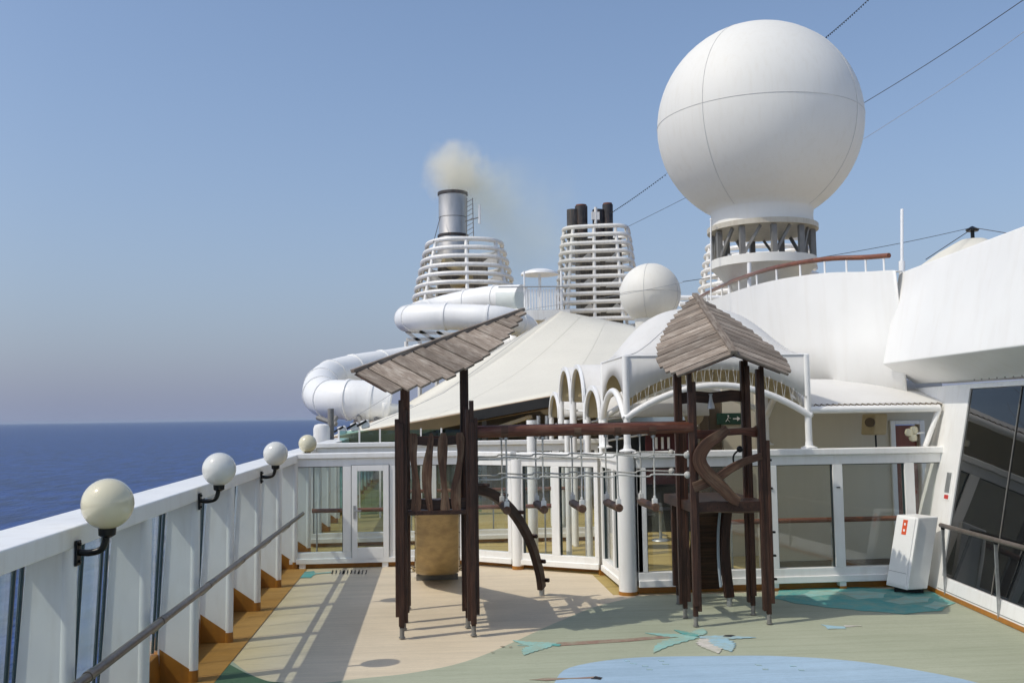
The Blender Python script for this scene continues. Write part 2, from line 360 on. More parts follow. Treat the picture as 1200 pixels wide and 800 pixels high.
    def build(s, name, m, parent=None, bevel=0.0, loc=None, solid=0.0, sharp=40, normals=True):
        if parent is not None: o0 = parent['_o'] if '_o' in parent else (0, 0, 0); o0 = Vector(o0)
        elif loc is not None: o0 = Vector(loc)
        else:
            o0 = V(sum(p.x for p in s.v)/len(s.v), sum(p.y for p in s.v)/len(s.v), min(p.z for p in s.v))
        me = bpy.data.meshes.new(name); me.from_pydata([tuple(p-o0) for p in s.v], [], s.f)
        me.polygons.foreach_set('use_smooth', s.sm); me.update()
        if any(s.sm): me.set_sharp_from_angle(angle=R(sharp))
        me.materials.append(M[m] if isinstance(m, str) else m)
        if len(s.g) == len(s.v):
            at_ = me.attributes.new('grain', 'FLOAT_VECTOR', 'POINT'); at_.data.foreach_set('vector', [c for q in s.g for c in q])
        o = bpy.data.objects.new(name, me); C.objects.link(o)
        o['_o'] = tuple(o0)
        if parent is not None: o.parent = parent
        else: o.location = o0
        if solid:
            md = o.modifiers.new('solid', 'SOLIDIFY'); md.thickness = solid; md.offset = 0
        if bevel:
            md = o.modifiers.new('bevel', 'BEVEL'); md.width = bevel; md.segments = 2; md.limit_method = 'ANGLE'; md.angle_limit = R(35)
        return o
def tag(o, label=None, cat=None, group=None, kind=None):
    if label: o['label'] = label
    if cat: o['category'] = cat
    if group: o['group'] = group
    if kind: o['kind'] = kind
    return o
def thing(name, label, cat, loc, group=None):
    o = bpy.data.objects.new(name, None); C.objects.link(o); o.location = loc; o.empty_display_size = .2
    o['_o'] = tuple(loc); return tag(o, label, cat, group)
def copy_tree(o, dx, parent=None):
    c = o.copy(); C.objects.link(c); c.parent = parent
    if parent is None: c.location = o.location + Vector(dx)
    for ch in list(o.children): copy_tree(ch, dx, c)
    return c
def lerp(a, b, t): return a+(b-a)*t
def sm_path(P, k=6):
    """smooth path through points (Catmull-Rom)"""
    P = [Vector(p) for p in P]; out = []
    for i in range(len(P)-1):
        p0, p1, p2, p3 = P[max(0, i-1)], P[i], P[i+1], P[min(len(P)-1, i+2)]
        for j in range(k):
            t = j/k
            out.append(.5*((2*p1)+(p2-p0)*t+(2*p0-5*p1+4*p2-p3)*t*t+(3*p1-p0-3*p2+p3)*t**3))
    out.append(P[-1]); return out

# ================================================================== SETTING
Z0 = V(0, 0, 0)
mb = MB(); n_ = 48; ring = [V(45000*math.cos(2*PI*i/n_), 45000*math.sin(2*PI*i/n_), -42) for i in range(n_)]
mb.add(ring, [tuple(range(n_))]); tag(mb.build('sea', 'sea', loc=(0, 0, -42)), kind='structure')
mb = MB(); mb.box(-3.42, 34, -60, 130, -41.5, -.30); tag(mb.build('ship_hull', 'hull', loc=(0, 0, -42)), kind='structure')
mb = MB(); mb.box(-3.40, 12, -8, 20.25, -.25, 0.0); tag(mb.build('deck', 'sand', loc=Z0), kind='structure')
mb = MB(); mb.box(-3.40, 30, 20.25, 120, -.25, 0.0); tag(mb.build('inner_deck', 'ochredeck', loc=Z0), kind='structure')
def sheet(name, pts, m, z, th=.003):
    mb = MB(); mb.prism([V(p[0], p[1], z-th) for p in pts], (0, 0, th)); return tag(mb.build(name, m, loc=Z0), kind='structure')
def psheet(name, pix, m, z): return sheet(name, [gp(*p) for p in pix], m, z)
sheet('inner_deck_extension', [(3.0, 16.45), (12, 16.45), (12, 20.24), (1.0, 20.24), (3.0, 18.6)], 'ochredeck', .004)
# green lawn paint: everything to the right of a curved line
edge = sm_path([gp(262, 766).to_3d(), gp(300, 793), V(-1.5, 11.55, 0), gp(420, 795), gp(490, 787), gp(560, 770), gp(650, 730), gp(700, 710), V(3.34, 16.2, 0)], 5)
sheet('painted_lawn', [(-2.62, -8)]+[(-2.62, 12.6)]+[(p.x, p.y) for p in edge]+[(3.34, 16.3), (8.6, 16.3), (8.6, -8)], 'lawn', .004)
sheet('painted_hedge', [(-2.60, 7.5), (-2.60, 12.75), (-2.2, 12.1), (-1.9, 11.72), (-1.3, 11.45), (-.9, 11.0), (-1.2, 9.5), (-1.6, 7.5)], 'darkgreen', .008)
sheet('deck_margin', [(-3.12, -8), (-2.50, -8), (-2.50, 20.2), (-3.12, 20.2)], 'margin', .012)
pond = sm_path([(1.35, 11.2, 0), (1.62, 11.85, 0), (2.4, 12.2, 0), (3.4, 12.16, 0), (4.3, 12.02, 0), (5.2, 11.55, 0), (6.0, 10.5, 0), (6.2, 9, 0), (4.8, 7.6, 0), (2.6, 7.8, 0), (1.5, 9.3, 0), (1.35, 11.2, 0)], 5)[:-1]
sheet('painted_pond', [(p.x, p.y) for p in pond], 'pond', .008)
def leaf(name, pix, m, z=.012):
    P_ = [gp(*p) for p in pix]
    if len(P_) < 4: return sheet(name, P_, m, z)
    P_ = [Vector(p) for p in P_]; P_ = P_[-1:]+P_+P_[:2]; out = []
    for i in range(1, len(P_)-2):
        p0, p1, p2, p3 = P_[i-1], P_[i], P_[i+1], P_[i+2]
        for j in range(5):
            t = j/5; q = .5*(2*p1+(p2-p0)*t*.7+(2*p0-5*p1+4*p2-p3)*t*t*.5+(3*p1-p0-3*p2+p3)*t**3*.5) if False else p1.lerp(p2, t)
            nrm_ = V(-(p2-p1).y, (p2-p1).x, 0); q = q+nrm_*(.06*math.sin(PI*t)*(-1 if True else 1))+V(random.uniform(-1, 1), random.uniform(-1, 1), 0)*.006
            out.append(q)
    return sheet(name, out, m, z)
P0 = (770, 744)
def frond(a, b_, wd, m, z, bend=.0):
    A_, B_ = gp(*a), gp(*b_); d = B_-A_; L_ = d.length; d.normalize(); n_ = V(-d.y, d.x, 0); up, dn = [], []
    for i in range(15):
        q = i/14; c_ = A_+d*(L_*q)+n_*(bend*math.sin(PI*q)); w_ = wd*math.sin(PI*min(1, q*.9+.08))**.8*(1-.55*q)*(1+.16*(-1)**i)
        up.append(c_+n_*w_); dn.append(c_-n_*w_)
    return sheet('painted_palm_frond', up+dn[::-1], m, z)
psheet('painted_palm_trunk', [(640, 756), (655, 753), (735, 748.4), (800, 743.2), (812, 743), (800, 746), (735, 752), (655, 757)], 'trunkpaint', .010)
frond((648, 754.5), (601, 750.5), .13, 'paleteal', .0120, .10); frond((652, 754.5), (606, 756.5), .10, 'paleteal', .0124)
frond((644, 756), (614, 768), .16, 'paleteal', .0128, -.08); frond((650, 755), (655, 757.5), .08, 'teal', .0132)
frond((815, 746), (756, 742), .12, 'paleteal', .0136, .05); frond((816, 746.5), (766, 765.5), .15, 'paleteal', .0140, -.12)
frond((815, 745), (824, 737), .14, 'paleteal', .0144); frond((817, 746), (790, 738.5), .10, 'teal', .0148)
frond((826, 749), (842, 766), .20, 'whitepaint', .0152); frond((840, 748), (857, 764), .20, 'paleblue', .0156); frond((820, 747.5), (886, 747.5), .13, 'paleblue', .0160)
psheet('painted_bird_head', [(847, 746.5), (850, 745), (858, 744.8), (862, 745.8), (856, 747.2)], 'blackpaint', .018)
leaf('painted_bush', [(905, 701), (912, 692), (950, 688.5), (1005, 688), (1040, 690), (1095, 694), (1120, 707), (1104, 716), (1060, 720), (1010, 716), (968, 712), (930, 707)], 'teal', .012)
leaf('painted_bush_patch', [(930, 699), (950, 692.5), (985, 691), (985, 697), (950, 700)], 'paleteal', .015)
leaf('painted_bush_patch', [(975, 694), (1010, 692.5), (1040, 695), (1036, 701), (1005, 703)], 'paleteal', .0155)
leaf('painted_bush_patch', [(1035, 705), (1060, 699), (1092, 700), (1088, 706), (1055, 709)], 'paleteal', .016)
leaf('painted_bush_patch', [(1080, 711), (1095, 705), (1115, 709), (1098, 715)], 'paleteal', .0165)
leaf('painted_fish', [(962, 732), (990, 734.5), (992, 737), (970, 737.5)], 'paleblue', .012)
leaf('painted_fish_fin', [(988, 733.2), (1010, 733), (1010, 734.2), (990, 735)], 'whitepaint', .0125)
leaf('painted_croc_head', [(338, 678), (352, 670.5), (368, 669), (372, 672), (365, 677)], 'teal', .010)
for i in range(10):
    x = 388+i*4.4; leaf('painted_croc_stripe', [(x, 672.5), (x+1.0, 668.4), (x+3.0, 668.2), (x+2.2, 672.3)], 'blackpaint', .012)
leaf('painted_croc_tail', [(368, 671.5), (388, 670), (388, 671.4), (368, 673)], 'paleteal', .011)
leaf('painted_stick', [(620, 797), (640, 794.5), (700, 793), (705, 795.5), (640, 798)], 'trunkpaint', .012)
leaf('painted_stick_knot', [(692, 796), (698, 793), (706, 794.5), (704, 797)], 'blackpaint', .014)
for i, (x, y) in enumerate([(731, 774), (738, 777), (752, 780), (757, 784), (771, 774), (776, 778), (885, 779), (893, 784), (925, 780), (935, 785)]):
    leaf('painted_ripple', [(x, y), (x+7, y+.4), (x+8, y+1.6), (x+1, y+1.3)], 'paleblue', .0120+.0003*i)
# deck smudges
for i, (x, y, a) in enumerate([(.9, 13.0, .02), (1.0, 12.95, .015), (.75, 12.7, .015)]):
    sheet('deck_stain', [(x+a*1.6*math.cos(k*PI/4), y+a*math.sin(k*PI/4)) for k in range(8)], 'trunkpaint', .0185+.001*i)

# ================================================================== LEFT WINDBREAK
wb = thing('glass_windbreak', 'long white ship windbreak with glass between slanted fin posts along the sea', 'windbreak', (-3.0, 14, 0))
Y0, Y1 = 3.0, 47.0
def rz(Y): return 2.215+.0055*(Y-7)
mb = MB(); mb.prism([V(-3.18, Y0, rz(Y0)-.17), V(-2.70, Y0, rz(Y0)-.17), V(-2.70, Y0, rz(Y0)-.01), V(-3.16, Y0, rz(Y0))], (0, Y1-Y0, .0055*(Y1-Y0)))
mb.build('top_rail', 'white', wb, bevel=.014)
mb = MB(); mb.prism([V(-3.11, Y0, .004), V(-3.40, Y0, .004), V(-3.40, Y0, .36), V(-3.13, Y0, .34)], (0, Y1-Y0, 0)); mb.build('kerb', 'ochre', wb, bevel=.01)
i0 = int((Y0-13.80)//2.15)+1
k = i0
ys = []
while 13.80+2.15*k < Y1: ys.append(13.80+(2.15 if k > 0 else 2.0)*k); k += 1
for Y in ys:
    zt = rz(Y)-.16
    mb = MB(); mb.prism([V(-2.75, Y-.045, .02), V(-3.15, Y-.045, .02), V(-3.14, Y-.045, .5), V(-3.04, Y-.045, zt), V(-2.74, Y-.045, zt)], (0, .09, 0))
    mb.cyl((-2.755, Y, 0.01), (-2.745, Y, zt), .058, 16)
    p = mb.build('post', 'white', wb, bevel=.006)
    mb = MB(); mb.prism([V(-2.754, Y-.049, .015), V(-3.12, Y-.049, .015), V(-3.12, Y-.049, .40), V(-2.754, Y-.049, .145)], (0, .098, 0)); mb.cyl((-2.755, Y, .014), (-2.755, Y, .145), .062, 16)
    mb.build('post_foot', 'ochre', p)
for Y in ys[:-1]:
    a, bb = Y+.055, Y+(2.15 if Y > 13.5 else 2.0)-.055
    for (s0, s1) in ((0, .36), (.36, .70), (.70, 1)):
        ya, yb = lerp(a, bb, s0), lerp(a, bb, s1)
        mb = MB(); mb.prism([V(-3.205, ya, .355), V(-3.19, ya, .355), V(-3.115, ya, rz(Y)-.18), V(-3.13, ya, rz(Y)-.18)], (0, yb-ya, 0)); mb.build('pane', 'seaglass', wb)
        if s0 > 0:
            mb = MB(); mb.bar((-3.190, ya, .36), (-3.112, ya, rz(Y)-.18), .035, .020, V(0, 1, 0)); mb.build('pane_seal', 'gasket', wb)
    for ya in (a+.02, bb-.02):
        mb = MB(); mb.bar((-3.190, ya, .36), (-3.112, ya, rz(Y)-.18), .03, .018, V(0, 1, 0)); mb.build('pane_seal', 'gasket', wb)

# globe lamps on the fins
def lamp(Y, zc, label, gm, cx=-2.47):
    nx = cx-.222; t = thing('globe_lamp', label, 'lamp', (nx, Y, zc-.42), 'globe lamps on the windbreak')
    mb = MB(); mb.ball((cx, Y, zc), .193, 32, k=20); mb.build('globe', gm, t)
    mb = MB(); mb.tube(sm_path([(nx+.02, Y, zc-.36), (cx-.12, Y, zc-.365), (cx-.03, Y, zc-.33), (cx, Y, zc-.20)], 6), .026, 12)
    mb.lathe((cx, Y, zc-.235), [(.03, -.02), (.062, 0), (.066, .05)], 16); mb.build('bracket', 'black', t)
    mb = MB(); mb.box(nx-.004, nx+.018, Y-.045, Y+.045, zc-.46, zc-.27)
    for dz in (-.43, -.30): mb.cyl((nx+.018, Y, zc+dz), (nx+.034, Y, zc+dz), .014, 8)
    mb.build('wall_plate', 'black', t, bevel=.004)
lamp(7.80, 2.375, 'nearest globe lamp, yellowed cream ball on a black bracket, largest of the row', 'globe_y')
lamp(11.76, 2.43, 'white globe lamp second from the camera on the windbreak, clear of the sea horizon', 'globe')
lamp(15.93, 2.455, 'small white globe lamp just before the glass door, third along the windbreak', 'globe')
lamp(21.45, 2.47, 'farthest globe lamp, cream ball showing above the corner of door wall and windbreak', 'globe_y', -2.65)

# handrail along the windbreak
t = thing('handrail', 'long brown metal handrail along the white fin posts by the sea', 'handrail', (-2.60, 12, 0))
mb = MB(); mb.tube([(-2.58, 2.6, 1.09), (-2.58, 20.12, 1.11)], .038, 14); mb.build('rail', 'rail', t)
for Y in ys:
    if 3 < Y < 20.1:
        mb = MB(); mb.tube(sm_path([(-2.71, Y, 1.0), (-2.66, Y, .99), (-2.58, Y, 1.06)], 4), .012, 8); mb.build('bracket', 'steel', t)
        mb = MB(); mb.cyl((-2.58, Y-.06, 1.10), (-2.58, Y+.06, 1.10), .043, 14); mb.build('joint_sleeve', 'rail', t)

# ================================================================== GLASS PARTITIONS
def frame_run(th, A, B, z0, zt, cuts, gm='glass', d=.07, bot=.22, head=.16, post=.085, cap=.11):
    """white framed glazing from A to B (xy); cuts = positions (0..1) of mullions; every pane a part"""
    A = V(A[0], A[1], 0); B = V(B[0], B[1], 0); L = (B-A).length; u = (B-A)/L; nrm = V(-u.y, u.x, 0)
    def P(s, z, o=0): return A+u*s+nrm*o+V(0, 0, z)
    def blk(mb, s0, s1, za, zb, dep, o=0): mb.obox(P((s0+s1)/2, (za+zb)/2, o), u*((s1-s0)/2), nrm*dep, V(0, 0, (zb-za)/2))
    mb = MB(); blk(mb, -.03, L+.03, zt-cap, zt, .115); mb.build('cap_rail', 'white', th, bevel=.016)
    mb = MB(); blk(mb, 0, L, zt-cap-head, zt-cap-.002, d*.9); blk(mb, 0, L, z0, z0+bot, d); blk(mb, 0, L, z0-.002, z0+bot*.45, d+.03); mb.build('frame_rail', 'white', th, bevel=.008)
    S = [0]+[c*L for c in cuts]+[L]
    for s_ in S:
        mb = MB(); blk(mb, max(0, s_-post), min(L, s_+post), z0+bot+.001, zt-cap-head-.001, d*.98); mb.build('mullion', 'white', th, bevel=.008)
    for a, b_ in zip(S[:-1], S[1:]):
        a2, b2 = a+post, b_-post
        if b2-a2 < .05: continue
        mb = MB(); blk(mb, a2, b2, z0+bot, zt-cap-head, .005); mb.build('pane', gm, th)
        mb = MB(); e = .014
        blk(mb, a2, a2+e, z0+bot, zt-cap-head, .03); blk(mb, b2-e, b2, z0+bot, zt-cap-head, .03); blk(mb, a2+e, b2-e, zt-cap-head-e, zt-cap-head-.001, .03); mb.build('pane_seal', 'gasket', th)
    return P, u, nrm, L
# sea-side partition with the door
tA = thing('glass_door_wall', 'white framed glass wall with a glazed door, spanning from the windbreak to the towers', 'glass wall', (-1, 20.3, 0))
A, B = (-2.86, 20.3), (.62, 20.3)
P, u, nn, L = frame_run(tA, A, B, .10, 2.30, [.33, .60])
# the door sits in the second bay: its own leaf standing proud
dx0, dx1 = lerp(A[0], B[0], .33)+.10, lerp(A[0], B[0], .60)-.10
dr = MB()
for (x0, x1, z0, z1) in ((dx0, dx0+.11, .16, 2.04), (dx1-.11, dx1, .16, 2.04), (dx0+.111, dx1-.111, .16, .40), (dx0+.111, dx1-.111, 1.93, 2.04)): dr.box(x0, x1, 20.20, 20.245, z0, z1)
door = dr.build('door', 'whiteplain', tA, bevel=.006)
mb = MB()
for (x0, x1, z0, z1) in ((dx0-.012, dx0-.002, .15, 2.05), (dx1+.002, dx1+.012, .15, 2.05), (dx0-.012, dx1+.012, 2.045, 2.055), (dx0-.012, dx1+.012, .14, .15)): mb.box(x0, x1, 20.215, 20.235, z0, z1)
mb.build('door_gap', 'galv', door)
mb = MB(); mb.box(dx0+.03, dx0+.075, 20.185, 20.20, .98, 1.24); mb.cyl((dx0+.052, 20.2, 1.14), (dx0+.052, 20.13, 1.14), .012, 8); mb.cyl((dx0+.045, 20.14, 1.14), (dx0+.19, 20.14, 1.14), .013, 8); mb.build('handle', 'galv', door)
mb = MB(); mb.box(-2.86, .6, 20.32, 20.40, 0.0, .095); mb.build('sill', 'ochre', tA)
for x in (-2.6, -.95, .3):
    mb = MB(); mb.box(x-.06, x+.06, 20.22, 20.38, 0.001, .098); mb.build('foot', 'white', tA)
# angled partition
tB = thing('angled_glass_wall', 'white framed glass wall set at an angle behind the rope bridge', 'glass wall', (1.9, 19.5, 0))
frame_run(tB, (.70, 20.24), (1.60, 19.58), .10, 2.29, [])
frame_run(tB, (1.74, 19.50), (3.16, 18.56), .10, 2.28, [.47])
mb = MB(); mb.cyl((1.68, 19.50, 0), (1.68, 19.50, 2.14), .115, 24); p = mb.build('column', 'white', tB)
mb = MB(); mb.cyl((1.68, 19.50, 0.001), (1.68, 19.50, .07), .12, 24); mb.build('column_foot', 'ochre', p)
mb = MB(); mb.bar((.70, 20.40, .05), (3.25, 18.74, .05), .06, .09); mb.build('sill', 'ochre', tB)
mb = MB(); mb.box(3.12, 3.28, 18.44, 18.62, .001, .098); mb.build('foot', 'ochre', tB)
# return
tC = thing('return_glass_wall', 'narrow white framed glass return running back from the thick white column', 'glass wall', (3.25, 17.5, 0))
frame_run(tC, (3.24, 18.44), (3.26, 16.66), .10, 2.29, [.62], post=.06)
# near partition
tD = thing('near_glass_wall', 'white framed glass wall with brown base behind the gabled tower', 'glass wall', (6, 16.4, 0))
frame_run(tD, (3.42, 16.42), (8.86, 16.42), .13, 2.37, [.014, .428, .640, .874], bot=.24)
mb = MB(); mb.cyl((3.26, 16.46, 0), (3.26, 16.46, 2.29), .155, 32); p = mb.build('column', 'white', tD)
mb = MB(); mb.cyl((3.26, 16.46, 0.001), (3.26, 16.46, .06), .162, 32); mb.build('column_foot', 'ochre', p)
mb = MB(); mb.box(3.45, 8.6, 16.50, 16.58, 0.006, .125); mb.build('sill', 'ochre', tD)
for x in (5.75, 6.92, 8.05):
    mb = MB(); mb.box(x-.055, x+.055, 16.345, 16.48, .014, .128); f_ = mb.build('foot', 'whiteplain', tD)
    mb = MB(); mb.box(x-.058, x+.058, 16.342, 16.483, .013, .055); mb.build('foot_base', 'ochre', f_)
for s_, Y, x in ((0, 16.34, 5.73), (0, 16.34, 6.9)):
    mb = MB(); mb.box(x-.03, x+.03, Y-.005, Y+.01, 1.70, 1.715); mb.build('latch', 'black', tD)
# second partition, one bay aft
tE = thing('aft_glass_wall', 'second white framed glass wall seen through the glass door, further aft', 'glass wall', (0, 23.6, 0))
frame_run(tE, (-2.86, 23.6), (4.0, 23.6), .10, 2.42, [.13, .27, .42, .56, .70, .85])
mb = MB(); mb.box(-2.86, 4.0, 23.70, 23.78, 0.001, .095); mb.build('sill', 'ochre', tE)
# teak handrails behind the glass
def teak(name, label, pts, posts):
    t = thing(name, label, 'handrail', (pts[0][0], pts[0][1], 0))
    mb = MB(); mb.tube(pts, .045, 12); mb.build('rail', 'teak', t)
    for (x, y) in posts:
        mb = MB(); mb.cyl((x, y, 0), (x, y, pts[0][2]), .018, 10); mb.build('stanchion', 'galv', t)
teak('handrail', 'brown teak handrail behind the glass wall right of the gabled tower', [(5.0, 16.95, 1.10), (9.0, 16.95, 1.10)], [(5.2, 16.95), (7.0, 16.95), (8.8, 16.95)])
teak('handrail', 'brown teak handrail behind the glass door and angled glass wall', [(-2.5, 21.0, 1.08), (2.6, 21.0, 1.08)], [(-2.4, 21), (0, 21), (2.4, 21)])
teak('handrail', 'far brown teak handrail on the aft glass wall', [(-.6, 24.3, 1.2), (3.9, 24.3, 1.2)], [(-.5, 24.3), (1.5, 24.3), (3.8, 24.3)])
# white columns inside
def column(x, y, z, r, label):
    t = thing('column', label, 'column', (x, y, 0), 'white columns under the canopies')
    mb = MB(); mb.cyl((x, y, .08), (x, y, z), r, 20); mb.build('shaft', 'white', t)
    mb = MB(); mb.cyl((x, y, 0.005), (x, y, .085), r+.012, 20); mb.build('base', 'ochre', t)
column(2.20, 21.6, 2.9, .11, 'stout white column inside the glass, left of the slim pole')
column(2.85, 20.6, 2.9, .06, 'slim white pole behind the angled glass wall')

# ================================================================== FRONT CANOPY
CX0, CX1, CY0, CY1 = 3.30, 6.46, 16.46, 18.62
def flange(mb, x, y, z):
    mb.lathe((x, y, z), [(.14, 0), (.14, .02), (.07, .05), (.055, .14)], 20)
cn = thing('canopy', 'large white domed fabric canopy with scalloped laced valance over the near glass wall', 'canopy', (4.9, 17.5, 2.37))
cxm, cym = (CX0+CX1)/2, (CY0+CY1)/2
G = []
for j in range(25):
    row = []
    for i in range(33):
        a, b_ = -1+2*i/32, -1+2*j/24
        row.append(V(cxm+a*(CX1-CX0)/2*1.02, cym+b_*(CY1-CY0)/2*1.02, 3.98+.93*(1-abs(a)**2.7)*(1-abs(b_)**1.25)))
    G.append(row)
mb = MB(); mb.grid(G); mb.build('dome', 'canopy', cn, solid=.012, sharp=30)
def valance(a, b_, ztop, ends, apex, n=28):
    """cloth strip from a to b; bottom edge is an arch from z=ends up to z=apex"""
    T, Bo = [], []
    for i in range(n+1):
        s_ = i/n; p = lerp(a, b_, s_); zz = ends+(apex-ends)*(1-abs(2*s_-1)**2.2)
        T.append(V(p.x, p.y, ztop)); Bo.append(V(p.x, p.y, zz))
    return T, Bo
c00, c10, c01, c11 = V(CX0-.03, CY0-.02, 0), V(CX1+.03, CY0-.02, 0), V(CX0-.03, CY1+.02, 0), V(CX1+.03, CY1+.02, 0)
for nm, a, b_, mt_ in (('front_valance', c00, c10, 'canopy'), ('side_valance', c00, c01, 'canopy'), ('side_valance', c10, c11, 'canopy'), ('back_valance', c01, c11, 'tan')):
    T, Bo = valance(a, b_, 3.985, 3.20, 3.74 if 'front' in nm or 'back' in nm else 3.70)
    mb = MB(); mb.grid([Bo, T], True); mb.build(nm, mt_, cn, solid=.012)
def arch_tube(a, b_, ends, apex, r, n=24): return [V(lerp(a.x, b_.x, i/n), lerp(a.y, b_.y, i/n), ends+(apex-ends)*(1-abs(2*i/n-1)**2.0)) for i in range(n+1)]
for a, b_, ap in ((c00, c10, 3.47), (c00, c01, 3.42), (c10, c11, 3.42), (c01, c11, 3.47)):
    mb = MB(); mb.tube(arch_tube(a, b_, 2.93, ap, .05), .058, 12); mb.build('arch_tube', 'whiteplain', cn)
mb = MB()
for i in range(1, 46):
    s_ = i/46; zt_ = 3.20+.54*(1-abs(2*s_-1)**2.2); zb_ = 2.95+.54*(1-abs(2*s_-1)**2.0)
    s2 = min(1, s_+(.010 if i % 2 else -.010)); p, q = lerp(c00, c10, s_), lerp(c00, c10, s2)
    mb.tube([V(p.x, p.y, zt_), V(q.x, q.y, zb_)], .006, 5)
    if i % 3 == 0: mb.tube([V(p.x, p.y-.02, zt_-.015), V(p.x, p.y-.02, zt_+.02)], .014, 6)
mb.build('lacing', 'rope', cn)
mb = MB(); q = [V(CX0-.035, CY0-.022, 3.985), V(CX1+.035, CY0-.022, 3.985), V(CX1+.035, CY1+.022, 3.985), V(CX0-.035, CY1+.022, 3.985)]
for i in range(4): mb.tube([q[i], q[(i+1) % 4]], .016, 8)
mb.build('piping', 'whiteplain', cn)
for sgx in (-1, 1):
    mb = MB(); mb.tube([V(cxm+sgx*k/12*(CX1-CX0)/2*1.02, cym-k/12*(CY1-CY0)/2*1.02, 3.992+.93*(1-(k/12)**2.7)*(1-(k/12)**1.25)) for k in range(13)], .010, 6); mb.build('seam', 'canopy', cn)
# tan inner lining seen behind the valance
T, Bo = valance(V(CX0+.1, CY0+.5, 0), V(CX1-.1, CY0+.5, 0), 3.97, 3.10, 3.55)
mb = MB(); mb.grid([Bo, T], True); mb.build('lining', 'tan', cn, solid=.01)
for (x, y) in ((CX0, CY0), (CX1, CY0), (CX0, CY1), (CX1, CY1)):
    mb = MB(); mb.cyl((x, y, 2.36), (x, y, 3.98), .058, 18); flange(mb, x, y, 2.37); mb.build('post', 'whiteplain', cn)

# colonnade barrel canopies
def barrel(y0, y1, zs, rise, label, x1=5.4):
    t = thing('barrel_canopy', label, 'canopy', (3.3, (y0+y1)/2, 0), 'arched canopies of the colonnade')
    def arc(x, dz=0, k=18): return [V(x, (y0+y1)/2-(y1-y0)/2*math.cos(PI*i/k), zs+dz+rise*math.sin(PI*i/k)) for i in range(k+1)]
    mb = MB(); mb.grid([arc(3.26), arc(x1)]); mb.build('vault', 'canopy', t, solid=.02)
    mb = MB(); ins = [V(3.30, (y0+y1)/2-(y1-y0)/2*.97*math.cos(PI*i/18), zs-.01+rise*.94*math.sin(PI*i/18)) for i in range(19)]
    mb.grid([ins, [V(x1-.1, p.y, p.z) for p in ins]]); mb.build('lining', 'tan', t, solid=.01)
    mb = MB(); mb.ribbon([V(3.24, p.y, p.z-.03) for p in arc(3.24)], .10, (1, 0, 0), .06); mb.build('arch_band', 'whiteplain', t, bevel=.008)
    for y in (y0, y1):
        mb = MB(); mb.cyl((3.28, y, 0.01), (3.28, y, zs), .065, 16); mb.build('post', 'whiteplain', t)
    mb = MB(); mb.tube([(3.4, y0, zs-.25), (3.4, y1, zs-.20)], .03, 8); mb.tube([(3.4, y0, zs-.45), (x1, (y0+y1)/2, zs-.2)], .02, 8); mb.build('tie_bar', 'whiteplain', t)
barrel(18.80, 20.55, 2.95, .62, 'low white arched canopy next to the big domed canopy, tan inside')
barrel(20.75, 22.55, 3.30, .80, 'taller white arched canopy, right one of the tall pair, tan inside')
barrel(22.75, 24.65, 3.35, .80, 'taller white arched canopy, left one of the tall pair, tan inside')
barrel(24.90, 26.80, 2.95, .65, 'farthest low white arched canopy at the tent eave')

# ================================================================== RIGHT SUPERSTRUCTURE
def wx(Y): return 8.22+.11*(Y-15.75)
LEAN = .21
sw = thing('superstructure_wall', 'white leaning ship wall with tall dark tinted windows at right', 'wall', (8.2, 12, 0))
def wp(Y, z, o=0): return V(wx(Y)+LEAN*z-o, Y, z)
def wpoly(mb, Ya, Yb, za, zb, o, th): mb.prism([wp(Ya, za, o), wp(Yb, za, o), wp(Yb, zb, o), wp(Ya, zb, o)], (th, 0, 0))
mb = MB(); wpoly(mb, 15.62, 16.95, .02, 3.42, 0, .2); wpoly(mb, 16.951, 18.75, 3.0, 3.42, 0, .2); wpoly(mb, -4, 15.619, .02, .30, 0, .2); wpoly(mb, -4, 15.619, 3.34, 3.42, 0, .2); mb.build('wall_panel', 'white', sw, bevel=.01)
mb = MB(); wpoly(mb, -4, 15.619, .305, 3.335, -.12, .2); mb.build('backing', 'dark', sw)
for Ya, Yb in ((13.905, 15.615), (12.20, 13.895), (10.5, 12.19), (8.8, 10.49), (7.1, 8.79), (5.4, 7.09), (3.7, 5.39), (2.0, 3.69)):
    mb = MB(); wpoly(mb, Ya, Yb, .31, 3.33, -.03, .02); mb.build('window', 'tint', sw)
mb = MB()
for Y in (13.90, 12.195, 10.495, 8.795): mb.bar(wp(Y, .3, -.02), wp(Y, 3.34, -.02), .012, .012)
mb.build('window_seam', 'greysteel', sw)
mb = MB(); wpoly(mb, -4, 15.7, .10, .108, .006, .004); mb.build('weld_seam', 'greysteel', sw)
mb = MB(); wpoly(mb, -4, 16.3, .013, .075, .012, .15); mb.build('skirting', 'ochre', sw)
# overhanging bulwark of the deck above
def bx(Y): return wx(Y)+LEAN*3.4-.62
ub = thing('upper_bulwark', 'large smooth white bulwark of the upper deck overhanging the dark windows', 'bulwark', (8.3, 13, 3.4))
mb = MB(); Ya, Yb = 1.0, 18.0
mb.prism([V(bx(Ya), Ya, 3.78), V(bx(Ya)+.62, Ya, 3.40), V(bx(Ya)+1.4, Ya, 3.40), V(bx(Ya)+1.4, Ya, 5.52), V(bx(Ya)+.40, Ya, 5.52)], (bx(Yb)-bx(Ya), Yb-Ya, .10))
mb.build('shell', 'hull', ub, bevel=.02)
mb = MB()
for i in range(40):
    Y = 15.2-.26*i; mb.ball((bx(Y)+.50, Y, 3.475), .012, 8, k=6)
mb.build('rivets', 'greysteel', ub)
